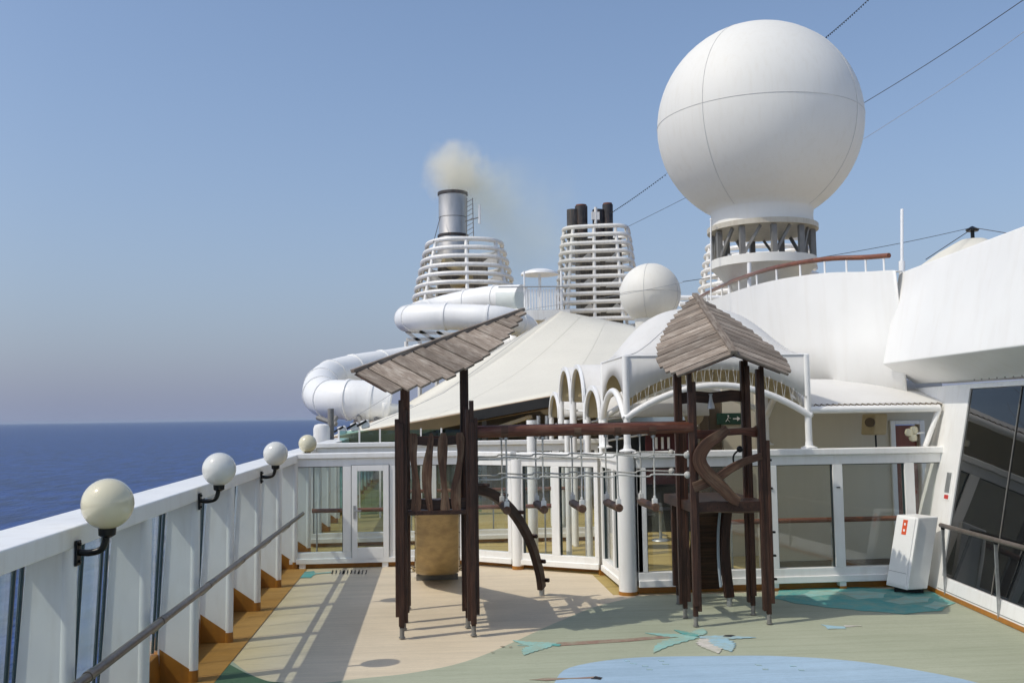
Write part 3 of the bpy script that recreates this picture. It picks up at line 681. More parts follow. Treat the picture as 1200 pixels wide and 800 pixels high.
# curved wall behind it
cw = thing('curved_bulwark', 'tall curved white bulwark behind the domed canopy, topped by a teak handrail', 'bulwark', (8, 20, 3.2))
path = sm_path([(8.75, 17.7, 0), (8.50, 18.5, 0), (8.0, 19.3, 0), (7.6, 21, 0), (7.55, 23.5, 0), (7.75, 27, 0), (8.2, 31, 0)], 6)
tops = [5.62+.55*i/(len(path)-1) for i in range(len(path))]
mb = MB(); mb.grid([[V(p.x+.15, p.y+.05, 3.05) for p in path], [V(p.x+.08, p.y+.02, 4.4) for p in path], [V(p.x, p.y, z) for p, z in zip(path, tops)], [V(p.x+.18, p.y+.1, z) for p, z in zip(path, tops)]]); mb.build('shell', 'hull', cw, solid=.03, sharp=50)
hr = [V(p.x+.05, p.y+.02, z+.30) for p, z in zip(path, tops)]
mb = MB(); mb.tube(hr[2:], .05, 12); mb.build('teak_rail', 'teak', cw)
for i in range(3, len(path), 3):
    mb = MB(); mb.cyl(path[i]+V(.05, .02, tops[i]), hr[i], .022, 8); mb.build('stanchion', 'whiteplain', cw)
for (px, py0, py1, Y) in ((855, 352, 298, 24.5), (878, 338, 308, 23)):
    a, b_ = at(px, py0, Y), at(px, py1, Y); mb = MB(); mb.cyl(a, b_, .05, 12); tag(mb.build('stub_post', 'whiteplain'), 'short thick white post by the curved bulwark, %s' % ('left and taller one' if px == 855 else 'right and shorter one'), 'post')
a, b_ = at(833, 352, 24), at(833, 257, 24); mb = MB(); mb.cyl(a, b_, .018, 8); mb.ball(b_, .03, 8, k=6); tag(mb.build('antenna_rod', 'whiteplain'), 'thin pale antenna rod crossing the left of the big radome base', 'antenna')
a, b_ = at(1057, 318, 18.2), at(1057, 245, 18.2); mb = MB(); mb.cyl(a, b_, .030, 12); p = mb.build('flag_pole', 'whiteplain'); tag(p, 'slim white pole standing at the corner of the upper bulwark', 'pole')
mb = MB(); mb.cyl(at(1057, 320, 18.2), at(1057, 306, 18.2), .06, 12); mb.build('pole_socket', 'whiteplain', p)

# awning between canopy and wall
aw = thing('awning', 'flat white sloping awning with round front tube right of the domed canopy', 'awning', (7.6, 17.6, 3))
mb = MB(); mb.prism([V(6.50, 16.62, 3.10), V(9.0, 16.62, 3.10), V(10.2, 18.9, 3.56), V(6.50, 19.6, 3.66)], (0, 0, .03)); mb.build('cloth', 'canopy', aw)
mb = MB(); mb.tube([(6.46, 16.55, 3.03), (8.86, 16.55, 3.03)], .065, 16); mb.build('front_tube', 'whiteplain', aw)
mb = MB()
for i in range(22): x = 6.6+i*.105; mb.tube([(x, 16.53, 3.09), (x+.05, 16.60, 3.125), (x+.1, 16.53, 3.09)], .010, 5)
mb.build('lacing', 'brownpanel', aw)
mb = MB(); mb.tube([(8.86, 16.55, 3.02), (8.60, 16.6, 2.36)], .045, 10); mb.build('side_tube', 'whiteplain', aw)

# inner cabin wall under the awning
iw = thing('cabin_wall', 'cream cabin wall under the awning with brown base and red door', 'wall', (7.6, 18.8, 0))
mb = MB(); mb.box(6.35, 9.12, 18.80, 18.95, .0, 3.45); mb.box(9.62, 11.5, 18.80, 18.95, 0, 3.45); mb.box(9.12, 9.62, 18.80, 18.95, 2.72, 3.45); mb.build('wall', 'cream', iw)
mb = MB(); mb.box(6.35, 9.0, 18.77, 18.797, .006, .12); mb.build('skirting', 'brownpanel', iw)
mb = MB(); mb.box(9.14, 9.60, 18.86, 18.90, .01, 2.70); dd = mb.build('door', 'doorwood', iw)
mb = MB()
for (x0, x1, z0, z1) in ((9.02, 9.12, .01, 2.8), (9.62, 9.72, .01, 2.8), (9.12, 9.62, 2.72, 2.80)): mb.box(x0, x1, 18.74, 18.798, z0, z1)
mb.build('door_frame', 'white', iw, bevel=.01)
mb = MB(); mb.box(7.92, 8.00, 18.70, 18.797, 1.95, 2.2); mb.build('switch_box', 'greysteel', iw)
# side wall of the cabin passage (keeps the awning space shaded)
a = at(1030, 497, 18.0)
t = thing('loudspeaker', 'cream horn loudspeaker on a black stem under the awning', 'loudspeaker', (a.x, 18.2, a.z-.3))
mb = MB(); mb.obox(V(a.x, 18.2, a.z), V(.15, .05, 0), V(-.06, .16, 0), V(.02, 0, .20)); mb.build('case', 'tan', t, bevel=.03)
mb = MB(); mb.cyl((a.x-.14, 18.05, a.z+.04), (a.x-.19, 17.98, a.z+.04), .09, 14); mb.build('cone', 'brownpanel', t)
mb = MB(); mb.cyl((a.x+.02, 18.2, a.z-.55), (a.x+.02, 18.2, a.z-.18), .018, 8); mb.box(a.x-.02, a.x+.06, 18.15, 18.8, a.z-.56, a.z-.52); mb.build('stem', 'black', t)
a = at(1071, 508, 16.75)
t = thing('flood_light', 'cream double spotlight clamped to the slanting white tube under the awning', 'spotlight', a)
mb = MB()
for dx, dz in ((-.09, .02), (.0, .06), (-.02, -.07)): mb.lathe((a.x+dx, a.y, a.z+dz), [(.02, -.07), (.06, -.05), (.075, .0), (.06, .06), (.02, .075)], 14)
mb.build('lamp_head', 'globe_y', t)
mb = MB(); mb.tube([(a.x-.02, a.y, a.z), (a.x+.14, a.y-.1, a.z+.02)], .015, 8); mb.build('arm', 'whiteplain', t)

# cabinet at the wall
def cab(px, py, z): return gp(px, py, z)
zb = .09
A0 = gp(1038, 685, zb); B0 = gp(1062.5, 691, zb); C0 = gp(1087, 689.5, zb)
nA = V(B0.x-A0.x, B0.y-A0.y, 0); nC = V(C0.x-B0.x, C0.y-B0.y, 0)
hh = 1.16; lean = V(LEAN*hh, 0, hh); D0 = A0+nC
ct = thing('wall_cabinet', 'slanted white equipment cabinet with an orange label beside the leaning wall', 'cabinet', V(B0.x, B0.y, 0))
mb = MB(); mb.prism([A0, B0, C0, D0], lean); mb.build('body', 'whiteplain', ct, bevel=.015)
def onface(p, e, s_, z, o): # point on a leaning face
    n2 = V(e.y, -e.x, 0).normalized(); return p+e*s_+lean*(z/hh)+n2*o
def plate(p, e, s0, s1, z0, z1, o, name, m):
    mb = MB(); n2 = V(e.y, -e.x, 0).normalized()
    mb.prism([onface(p, e, s0, z0, .001), onface(p, e, s1, z0, .001), onface(p, e, s1, z1, .001), onface(p, e, s0, z1, .001)], n2*o); return mb.build(name, m, ct, bevel=.003)
dp = plate(A0, nA, .06, .94, .05, hh-.03, .018, 'door_panel', 'whiteplain')
plate(A0, nA, .40, .62, .86, 1.10, .022, 'label', 'orange')
plate(A0, nA, .47, .55, 1.01, 1.05, .024, 'label_mark', 'whiteplain'); plate(A0, nA, .47, .55, .91, .95, .024, 'label_mark', 'whiteplain')
plate(A0, nA, .08, .92, .25, .256, .021, 'panel_seam', 'greysteel')
plate(B0, nC, .0, .10, .02, hh-.02, .02, 'hinge_strip', 'white')
mb = MB(); mb.obox((B0+D0)/2+V(.10, .12, -.042), V(.20, -.1, 0), V(.1, .2, 0), V(0, 0, .036)); mb.build('plinth', 'black', ct)

# stainless handrail on the window wall
hw = thing('window_handrail', 'grey steel handrail in front of the dark tinted windows', 'handrail', (8.0, 14, 0))
a = at(1090, 620, 15.55); 
rp = [V(wx(Y)+.02, Y, 1.14) for Y in (15.45, 10, 4)]
mb = MB(); mb.tube(rp, .036, 14); mb.build('rail', 'rail', hw)
for Y in (15.38, 13.55, 11.7, 9.9):
    mb = MB(); mb.bar((wx(Y)+.02, Y, .02), (wx(Y)+.02, Y, 1.11), .045, .022); p = mb.build('post', 'galv', hw)
    mb = MB(); mb.cyl((wx(Y)+.02, Y, 1.08), (wx(Y)+.02, Y, 1.12), .03, 10); mb.build('clamp', 'black', p)
# notice on the wall
def notice():
    t = thing('wall_notice', 'small grey notice with a red foot on the white leaning wall', 'notice', wp(15.95, 1.7))
    mb = MB(); wpoly(mb, 15.74, 16.02, 1.50, 1.98, .008, .008); mb.build('plate', 'white', t)
    mb = MB(); wpoly(mb, 15.80, 15.98, 1.62, 1.95, .011, .003); mb.build('print', 'galv', t)
    mb = MB(); wpoly(mb, 15.80, 15.96, 1.52, 1.585, .011, .003); mb.build('red_mark', 'redlabel', t)
notice()

# ================================================================== BAR AREA UNDER THE CANOPIES
br = thing('bar_kiosk', 'shaded bar kiosk under the canopies, dark red front and grey roof', 'kiosk', (6, 25, 0))
mb = MB(); mb.box(4.6, 8.0, 26.2, 26.4, 0, 3.4); mb.build('back_wall', 'dark', br)
mb = MB(); mb.box(4.4, 7.0, 25.2, 26.1, 2.80, 3.30); mb.build('fascia', 'bluegrey', br)
mb = MB(); mb.box(5.3, 6.5, 24.6, 25.15, 2.55, 2.66); mb.build('shelf', 'whiteplain', br)
mb = MB(); mb.box(5.5, 6.6, 25.0, 25.1, 1.2, 2.5); mb.build('red_front', 'darkred', br)
for i in range(3):
    mb = MB(); mb.cyl((5.75+.16*i, 24.93, 2.1), (5.75+.16*i, 24.93, 2.40), .035, 10); mb.build('tap', 'whiteplain', br)
mb = MB(); mb.box(4.5, 7.2, 24.9, 25.0, .0, 1.15); mb.build('counter_front', 'dark', br)
bw = thing('cream_partition', 'beige inner partition wall behind the gabled tower carrying the green sign', 'wall', (6.6, 20.2, 0))
mb = MB(); mb.box(6.15, 7.6, 20.4, 20.55, 0, 3.5); mb.build('wall', 'cream', bw)
mb = MB(); mb.box(5.62, 5.80, 20.3, 20.5, 0, 3.4); mb.build('pillar', 'brownpanel', bw)
mb = MB(); mb.box(5.86, 6.12, 20.42, 20.52, 0, 3.4); mb.build('pillar', 'brownpanel', bw)
a, b_ = at(841, 484, 20.3), at(868, 497, 20.3)
sg = thing('exit_sign', 'small dark green exit sign with running figure and arrow on the beige wall', 'sign', (a.x, 20.36, b_.z))
mb = MB(); mb.box(a.x, b_.x+.06, 20.36, 20.395, b_.z, a.z); mb.build('board', 'green', sg, bevel=.004)
xm, zm = (a.x+b_.x)/2, (a.z+b_.z)/2
mb = MB(); mb.box(xm+.10, xm+.20, 20.353, 20.359, zm-.012, zm+.012); mb.prism([V(xm+.19, 20.353, zm-.05), V(xm+.26, 20.353, zm), V(xm+.19, 20.353, zm+.05)], (0, .006, 0)); mb.build('arrow', 'plastic', sg)
mb = MB(); mb.ball((xm-.0, 20.357, zm+.06), .016, 10, k=6); mb.bar((xm, 20.356, zm+.04), (xm-.02, 20.356, zm-.01), .02, .006); mb.bar((xm-.02, 20.356, zm-.01), (xm+.03, 20.356, zm-.07), .015, .006); mb.bar((xm-.02, 20.356, zm-.01), (xm-.06, 20.356, zm-.06), .015, .006); mb.bar((xm, 20.356, zm+.03), (xm+.05, 20.356, zm+.01), .012, .006); mb.build('figure', 'plastic', sg)
a = at(813, 487, 19.6)
mb = MB(); mb.lathe((0, 0, 0), [(.19, -.04), (.20, 0), (.19, .05)], 24); mb.v = [V(v.x+a.x, -v.z+19.6, v.y+a.z) for v in mb.v]; rs_ = mb.build('round_sign', 'beige'); tag(rs_, 'round beige disc sign hanging behind the gabled tower', 'sign')
mb = MB(); mb.cyl((a.x, 19.6, a.z+.19), (a.x, 19.6, 3.5), .008, 6); mb.build('hanger', 'black', rs_)
# lounge furniture hints on the shaded deck
for i, (x, y) in enumerate([(4.6, 22.0), (5.4, 23.2)]):
    t = thing('bar_table', 'dark round bar table on the ochre deck under the canopies, %s one' % ('nearer' if i == 0 else 'farther'), 'table', (x, y, 0), 'bar tables')
    mb = MB(); mb.lathe((x, y, .72), [(.40, 0), (.40, .035)], 24); mb.build('top', 'dark', t)
    mb = MB(); mb.lathe((x, y, 0.006), [(.22, 0), (.2, .03), (.035, .05), (.035, .714)], 16); mb.build('leg', 'galv', t)

# ================================================================== PLAY TOWERS
def leg(th, x, y, z1, side_tops, faces=(1, 0), m='wood'):
    """laminated timber post: square core plus thinner boards with stepped tops, metal foot"""
    mb = MB(); mb.box(x-.032, x+.032, y-.032, y+.032, .15, z1)
    for (dx, dy, zt, zl) in side_tops: mb.box(x+dx-.026 if dy == 0 else x-.04, x+dx+.026 if dy == 0 else x+.04, y+dy-.04 if dy == 0 else y+dy-.022, y+dy+.04 if dy == 0 else y+dy+.022, zl, zt)
    o = mb.build('leg', m, th, bevel=.006)
    mb = MB(); mb.cyl((x, y, 0.017), (x, y, .16), .032, 12); mb.lathe((x, y, 0.017), [(.045, 0), (.045, .012)], 12); mb.build('foot', 'greysteel', o)
    return o
def shingle_roof(th, p0, p1, wfun, drop, nplanks=15, far_from=0.0):
    """leaf-shaped plank roof: ridge p0 -> p1, two sides of overlapping boards"""
    p0, p1 = Vector(p0), Vector(p1); L = (p1-p0).length; r = (p1-p0)/L
    q = V(r.y, -r.x, 0).normalized()
    for sg_ in (1, -1):
        d = (q*sg_*math.cos(drop)-V(0, 0, 1)*math.sin(drop)); d = (d-r*d.dot(r)).normalized(); n = r.cross(d)*(-sg_ if True else 1)
        if n.z < 0: n = -n
        mb = MB(); wd = L/nplanks
        for i in range(nplanks):
            s_ = (i+.5)/nplanks; wl = wfun(s_)*(1+.025*random.uniform(-1, 1))
            tilt = .10+.04*random.uniform(-1, 1)
            if s_ < (far_from if sg_ == FAR else 0): continue
            r2 = (r*math.cos(tilt)+n*math.sin(tilt)); n2 = (n*math.cos(tilt)-r*math.sin(tilt))
            cc = p0+r*(L*s_)+d*(wl/2+.012)+n*(.004+.014*(i % 2)+.004*random.random())-V(0, 0, .012)
            mb.obox(cc, r2*(wd*.43), d*(wl/2), n2*.017)
        o = mb.build('roof_planks', 'grey', th, bevel=.004)
        ss = [q_/14 for q_ in range(15) if q_/14 >= (far_from if sg_ == FAR else 0)]
        mb = MB(); mb.grid([[p0+r*(L*q_)-n*.022-V(0, 0, .012) for q_ in ss], [p0+r*(L*q_)+d*(max(.04, wfun(q_)-.07))-n*.022-V(0, 0, .012) for q_ in ss]], False); mb.build('roof_underlay', 'wood', o, solid=.008)
        # rafter under the boards
        mb = MB()
        for f_ in (.25, .62):
            pts = [p0+r*(L*s2)+d*(wfun(max(.03, min(.97, s2)))*f_)-n*.035 for s2 in ((.05, .3, .6, .85) if not (far_from and sg_ == FAR) else (.5, .6, .75, .88))]
            mb.ribbon(pts, .05, n, .04)
        mb.build('rafter', 'wood', o)
    mb = MB(); mb.bar(p0-r*.03+V(0, 0, .022), p1+r*.04+V(0, 0, .022), .10, .05); mb.build('ridge_board', 'grey', th, bevel=.005)
FAR = -1
def wleaf(s_):
    pts = [(0, .80), (.12, .96), (.28, 1.02), (.45, .93), (.62, .75), (.78, .50), (.90, .26), (1, .06)]
    for (a, va), (b_, vb) in zip(pts[:-1], pts[1:]):
        if s_ <= b_: return va+(vb-va)*(s_-a)/(b_-a)
    return .05
# ---- left tower
lt = thing('play_tower', 'dark timber play tower with lopsided plank roof, wavy pickets and bronze slide, left', 'play tower', (.07, 14.4, 0))
XL, XR = -.42, .555
for (x, sx) in ((XL, -1), (XR, 1)):
    zt = 3.62 if x < 0 else 3.93
    leg(lt, x, 13.68, 3.24 if x < 0 else 3.22, [(sx*.058, 0, 2.98, .30), (-sx*.058, 0, 3.10, .22), (0, -.055, 2.92, .18)])
    leg(lt, x+(.01 if x < 0 else -.06), 14.22, zt-.06, [(sx*.055, 0, 2.9, .3), (0, -.055, 3.14, .3), (-sx*.055, 0, zt-.10, .25)])
    leg(lt, x+(.02 if x < 0 else -.03), 14.73, zt+.02, [(sx*.055, 0, 2.9, .3), (-sx*.055, 0, zt-.04, .25)])
    leg(lt, x+(.04 if x < 0 else 0), 15.70, 2.95, [(sx*.055, 0, 2.7, .3)])
shingle_roof(lt, at(415, 436, 13.55), at(611, 365, 15.15), wleaf, R(23), 16, .42)
mb = MB(); mb.box(XL-.02, XR+.02, 13.66, 15.72, 1.66, 1.72)
mb.build('platform', 'wood', lt, bevel=.006)
for (z, hgt, nm) in ((2.66, .11, 'top_rail'), (1.80, .14, 'bottom_rail')):
    mb = MB(); mb.ribbon([V(XL, 13.74, z), V(-.2, 13.74, z+.01), V(.07, 13.74, z-.012), V(.33, 13.74, z+.008), V(XR, 13.74, z)], hgt, (0, 1, 0), .05); mb.build(nm, 'wood', lt, bevel=.008)
for yy in (15.68,):
    mb = MB(); mb.box(XL, XR, yy-.025, yy+.025, 2.6, 2.7); mb.build('back_rail', 'wood', lt, bevel=.006)
for x in (XL, XR):
    for z in (2.64, 2.2):
        mb = MB(); mb.bar((x, 13.7, z), (x, 15.7, z), .05, .10); mb.build('side_rail', 'wood', lt, bevel=.006)
def picket(x, ph, am, tone):
    pts, wds = [], []
    for i in range(15):
        s_ = i/14; z = 1.66+1.12*s_
        pts.append(V(x+1.7*am*math.sin(ph+s_*5.2), 13.685, z)); wds.append(.112+.030*math.sin(ph*1.7+s_*7.5)-(.05 if i in (0, 14) else 0))
    mb = MB(); mb.ribbon(pts, wds, (0, 1, 0), .035)
    for z in (1.80, 2.66): mb.ball((x+am*math.sin(ph+(z-1.66)/1.12*5.2), 13.662, z), .010, 8, k=6)
    return mb.build('picket', 'picket', lt, bevel=.010)
picket(-.235, .3, .014, 0); picket(-.035, 2.4, .020, 0); picket(.165, 1.1, .010, 0); picket(.365, 3.6, .022, 0)
# slide
prof = sm_path([V(0, 15.55, 1.66), V(0, 16.0, 1.42), V(0, 16.7, .92), V(0, 17.3, .48), V(0, 17.75, .24), V(0, 18.3, .16), V(0, 18.55, .15)], 5)
W_ = [.315+.085*i/(len(prof)-1)+(.05*max(0, (i-25)/5)) for i in range(len(prof))]
G = []
for p, wv in zip(prof, W_):
    G.append([V(.085-wv-.02, p.y, p.z+.10), V(.085-wv, p.y, p.z+.02)]+[V(.085+wv*k/4, p.y, p.z-.02*(1-(k/4)**2)) for k in range(-3, 4)]+[V(.085+wv, p.y, p.z+.02), V(.085+wv+.02, p.y, p.z+.10)])
mb = MB(); mb.grid(G, True); sl = mb.build('slide', 'slidegold', lt, solid=.015)
mb = MB()
for s_ in (-1, 1): mb.tube([V(.085+s_*(wv+.02), p.y, p.z+.105) for p, wv in zip(prof, W_)], .014, 8)
for p, wv in zip(prof[::3], W_[::3]):
    for s_ in (-1, 1): mb.ball((.085+s_*(wv+.028), p.y, p.z+.06), .012, 6, k=4)
mb.build('slide_edge', 'brownpanel', sl)
mb = MB(); mb.box(-.30, .47, 18.45, 18.58, .006, .10); mb.build('slide_foot', 'greysteel', sl)
mb = MB(); mb.prism([V(-.36, 18.56, .15), V(.53, 18.56, .15), V(.60, 18.80, .10), V(-.43, 18.80, .10)], (0, 0, .012)); mb.build('slide_lip', 'greysteel', sl)
# climbing arch leaning on the left tower
top = at(561, 573, 14.9)
aps = sm_path([V(.58, 14.9, 1.92), V(.92, 15.3, 1.80), V(1.28, 15.75, 1.48), V(1.58, 16.15, .98), V(1.76, 16.45, .45), V(1.82, 16.6, .12)], 5)
dirp = V(.6, .8, 0).normalized(); nrm = V(-dirp.y, dirp.x, 0)
mb = MB(); mb.ribbon(aps, .15, nrm, .10); ar = mb.build('climbing_arch', 'wood', lt, bevel=.012)
for i in range(3, len(aps)-2, 4):
    d = (aps[i+1]-aps[i-1]).normalized(); up_ = d.cross(nrm); up_ = up_ if up_.z > 0 else -up_
    mb = MB(); mb.obox(aps[i]+up_*.088, d*.03, nrm*.11, up_*.02); mb.build('cleat', 'wood', ar, bevel=.004)
mb = MB(); mb.cyl((1.82, 16.6, .004), (1.82, 16.6, .15), .045, 14); mb.build('foot', 'galv', ar)

# ---- right tower
rtw = thing('play_tower', 'dark timber play tower with gabled plank roof and crossed curved boards, right', 'play tower', (4.22, 14.5, 0))
LX, RX = 3.69, 4.75
def rleg(x, y, zt, sx, sides): leg(rtw, x, y, zt, sides)
leg(rtw, LX, 13.82, 3.58, [(.058, 0, 3.45, .22), (0, -.052, 3.3, .30)])
leg(rtw, RX, 13.82, 3.66, [(-.058, 0, 3.62, .2), (.055, 0, 2.6, .3)])
leg(rtw, LX-.0, 14.40, 3.66, [(-.058, 0, 3.62, .22), (.055, 0, 2.9, .25)])
leg(rtw, RX-.02, 14.46, 3.84, [(-.058, 0, 3.78, .2), (0, -.05, 3.7, .3)])
leg(rtw, LX+.17, 15.46, 1.62, [(-.055, 0, 1.6, .3)])
shingle_roof(rtw, at(860, 414, 13.15), at(815, 347, 15.95), lambda s_: wleaf(s_)*.98, R(24), 22)
mb = MB(); mb.box(LX-.03, RX+.03, 13.80, 15.45, 1.60, 1.74); mb.build('platform', 'wood', rtw, bevel=.008)
mb = MB(); mb.ribbon([V(LX+.05, 13.84, 1.655), V(4.0, 13.84, 1.67), V(4.4, 13.84, 1.65), V(RX-.04, 13.84, 1.66)], .16, (0, 1, 0), .05); mb.build('apron', 'picket', rtw, bevel=.01)
zt = at(840, 465, 14.5).z
mb = MB(); mb.ribbon([V(LX, 14.5, zt-.02), V(3.95, 14.5, zt+.01), V(4.2, 14.5, zt-.015), V(4.5, 14.5, zt+.02), V(RX, 14.5, zt)], .17, (0, 1, 0), .06); mb.build('head_beam', 'wood', rtw, bevel=.008)
z5 = at(840, 507, 13.95).z
mb = MB(); mb.ribbon([V(LX, 13.95, z5-.01), V(3.9, 13.95, z5-.02), V(4.2, 13.95, z5+.005), V(4.5, 13.95, z5+.02), V(RX-.1, 13.95, z5), V(RX, 13.95, z5+.02)], [.15, .12, .10, .10, .14, .20], (0, 1, 0), .06); mb.build('mid_beam', 'logwood', rtw, bevel=.012)
def px_path(pts, Y): return sm_path([at(x, y, Y) for x, y in pts], 5)
mb = MB(); sp_ = px_path([(853, 502), (843, 510), (828, 521), (820, 534), (822, 546), (832, 558), (846, 571), (858, 583), (867, 588)], 13.70)
mb.ribbon(sp_, [.13+.07*math.sin(PI*i/(len(sp_)-1)) for i in range(len(sp_))], (0, 1, 0), .045); mb.build('curved_board', 'picket', rtw, bevel=.014)
mb = MB(); sp_ = px_path([(812, 571), (826, 566), (840, 560), (856, 549), (874, 540), (893, 534)], 13.76)
mb.ribbon(sp_, [.15, .13, .12, .115, .11, .10, .10]*4+[.10]*(len(sp_)-28) if len(sp_) > 28 else [.15-.05*i/(len(sp_)-1) for i in range(len(sp_))], (0, 1, 0), .045); mb.build('curved_board', 'picket', rtw, bevel=.014)
# sloping climbing panel of dark boards
mb = MB()
for i in range(11):
    s_ = i/10; z = 1.58-1.38*s_; y = 15.25+.75*s_
    mb.obox(V(4.40, y, z), V(.29, 0, 0), V(0, .038, -.070), V(0, .012, .006))
mb.build('climbing_panel', 'wood', rtw, bevel=.006)
mb = MB(); mb.ribbon(sm_path([V(4.66, 15.28, 1.62), V(4.60, 15.26, 1.3), V(4.56, 15.24, .8), V(4.60, 15.2, .14)], 6), .145, (0, 1, 0), .10); ca = mb.build('curved_leg', 'wood', rtw, bevel=.01)
mb = MB(); mb.cyl((4.60, 15.2, .004), (4.60, 15.2, .16), .045, 12); mb.build('foot', 'galv', ca)
mb = MB(); mb.tube(sm_path([V(4.50, 15.16, 1.6), V(4.44, 15.14, 1.2), V(4.42, 15.12, .75), V(4.44, 15.1, .32)], 5), .022, 8); mb.build('edge_strip', 'bluegrey', rtw)
mb = MB()
for z in (.62, .95, 1.28): 
    mb.box(RX+.03, RX+.13, 13.80, 13.86, z, z+.03)
for z in (1.9, 2.3): mb.box(RX+.03, RX+.11, 13.80, 13.86, z, z+.03)
mb.build('climbing_peg', 'black', rtw, bevel=.005)
a = at(833, 470, 14.2)
mb = MB(); mb.lathe((a.x, a.y, a.z-.08), [(.055, -.03), (.05, .02), (.03, .08), (.018, .16), (.03, .19)], 14); mb.build('bell', 'galv', rtw)
hp = sm_path([at(867, 526, 14.35), at(860, 533, 14.3), at(860, 542, 14.3), at(866, 549, 14.3)], 4)
mb = MB(); mb.tube(hp, .014, 8); mb.ball(hp[0], .05, 12, k=8); mb.build('hand_grip', 'black', rtw)

# ---- rope bridge
rb = thing('rope_bridge', 'rope bridge of hanging log steps between two brown beams linking the towers', 'rope bridge', (2.1, 14.2, 0))
YF, YB = 13.80, 14.72
ZB = 2.78
for y in (YF, YB):
    mb = MB(); mb.tube([(XR-.02, y, ZB-.005), (1.3, y, ZB+.008), (2.2, y, ZB+.012), (LX+.02, y, ZB+.02)], .083, 14); mb.build('beam', 'logwood', rb)
xs = [1.04, 1.56, 2.10, 2.62, 3.14]
for i, x in enumerate(xs):
    mb = MB(); mb.tube([(x, YF-.06, 1.69), (x+.005, YB+.06, 1.685)], .058, 12)
    st = mb.build('step', 'picket', rb, bevel=.008)
    mb = MB()
    for y in (YF, YB): mb.obox(V(x, y, 1.735), V(.035, 0, 0), V(0, .035, 0), V(0, 0, .075)); mb.cyl((x, y, 1.80), (x, y, 1.85), .02, 8)
    mb.build('clamp', 'plastic', st, bevel=.01)
    for y in (YF, YB):
        mb = MB(); mb.tube([(x, y, 1.80), (x+.006*(-1)**i, y, 2.3), (x, y, 2.72)], .012, 8); hr_ = mb.build('hanging_rope', 'rope', rb)
        mb = MB(); mb.lathe((x, y, 2.655), [(.012, 0), (.03, .01), (.034, .05)], 10); mb.build('shackle', 'galv', hr_)
for y in (YF, YB):
    for z in (2.41, 2.13):
        pts = [(XR+.03, y, z-.01)]
        for i, x in enumerate(xs): pts += [(x-.1, y+.0, z-.012), (x, y-.012, z+.018)]
        pts += [(LX-.05, y, z)]
        mb = MB(); mb.tube(sm_path([V(*p) for p in pts], 4), .0125, 8)
        mb.ball((XR+.06, y, z-.01), .045, 10, k=8); mb.ball((LX-.07, y, z), .05, 10, k=8); mb.build('hand_rope', 'rope', rb)
for x in (1.02, 2.05, 2.62, 3.12):
    mb = MB(); mb.cyl((x-.05, YF, ZB), (x+.05, YF, ZB), .0875, 14); mb.build('worn_sleeve', 'picket', rb)

# ================================================================== BIG CREAM TENT
tt = thing('pool_tent', 'huge cream membrane tent sloping up to a low peak behind the towers', 'tent', (3, 36, 0))
Lc = at(386, 512, 33); Pk = at(657, 366, 42); Ra = at(648, 463, 30); Rb = V(10.5, 31, 4.1); Tb = at(742, 383, 42)
G = []; nu, nv = 24, 14
for i in range(nu+1):
    s_ = i/nu
    e = lerp(Lc, Ra, s_/.62) if s_ < .62 else lerp(Ra, Rb, (s_-.62)/.38)
    tp = lerp(Pk, Tb, s_) + V(0, 0, .05)
    row = []
    for j in range(nv+1):
        v_ = j/nv; p = lerp(e, tp, v_); p.z -= (.85*(1-s_)+.25)*math.sin(PI*v_)*(.6 if v_ < .5 else .6); row.append(p)
    G.append(row)
mb = MB(); mb.grid(G)
bk = [[r_[-1].copy() for r_ in G], [lerp(r_[-1], V(r_[-1].x, 54, 4.4), .5)-V(0, 0, .6) for r_ in G], [V(r_[-1].x-2+.1*k_, 54, 3.2) for k_, r_ in enumerate(G)]]
mb.grid(bk); mb.grid([[r for r in G[0]], [V(-3.3, lerp(33, 54, j/nv), lerp(2.1, 2.6, j/nv)) for j in range(nv+1)]])
mb.build('membrane', 'membrane', tt, solid=.03, sharp=60)
for i in (7, 15):
    mb = MB(); mb.tube([p+V(0, -.01, .016) for p in G[i]], .005, 6); mb.build('seam', 'membrane', tt)
eav = [r_[0] for r_ in G]
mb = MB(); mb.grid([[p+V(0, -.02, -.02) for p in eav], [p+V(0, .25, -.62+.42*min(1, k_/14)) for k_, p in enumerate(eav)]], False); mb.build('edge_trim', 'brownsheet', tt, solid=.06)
half = eav[9:]
mb = MB(); mb.grid([[p+V(0, -.06, -.02) for p in half], [p+V(0, -.05, -.33) for p in half]], False); mb.build('gutter', 'blackband', tt, solid=.05)
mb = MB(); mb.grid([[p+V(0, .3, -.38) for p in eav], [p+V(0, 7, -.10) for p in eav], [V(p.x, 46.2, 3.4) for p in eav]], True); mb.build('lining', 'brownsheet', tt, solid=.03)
# things below the eave
def pole(px, py0, py1, Y, r, m='whiteplain'): mb = MB(); mb.cyl(at(px, py0, Y), at(px, py1, Y), r, 10); return mb
for i, (px, lab) in enumerate([(631, 'grey steel post under the tent eave, left one'), (641, 'grey steel post under the tent eave, right one beside the arches')]):
    mb = pole(px, 560, 487, 29.5, .06); q = mb.build('tent_post', 'galv'); tag(q, lab, 'post')
mb = MB(); mb.bar(at(560, 508, 33), at(622, 488, 31.5), .16, .10); tag(mb.build('tent_strut', 'whiteplain'), 'white slanting strut under the tent eave', 'strut')
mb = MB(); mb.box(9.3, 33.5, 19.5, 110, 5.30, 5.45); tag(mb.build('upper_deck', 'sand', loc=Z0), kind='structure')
dk = thing('pool_bar_wall', 'beige and grey pool bar front shaded under the cream tent', 'wall', (1, 46, 0))
mb = MB(); mb.box(-3.0, 16, 46.3, 46.6, 0, 3.5); mb.build('wall', 'beige', dk)
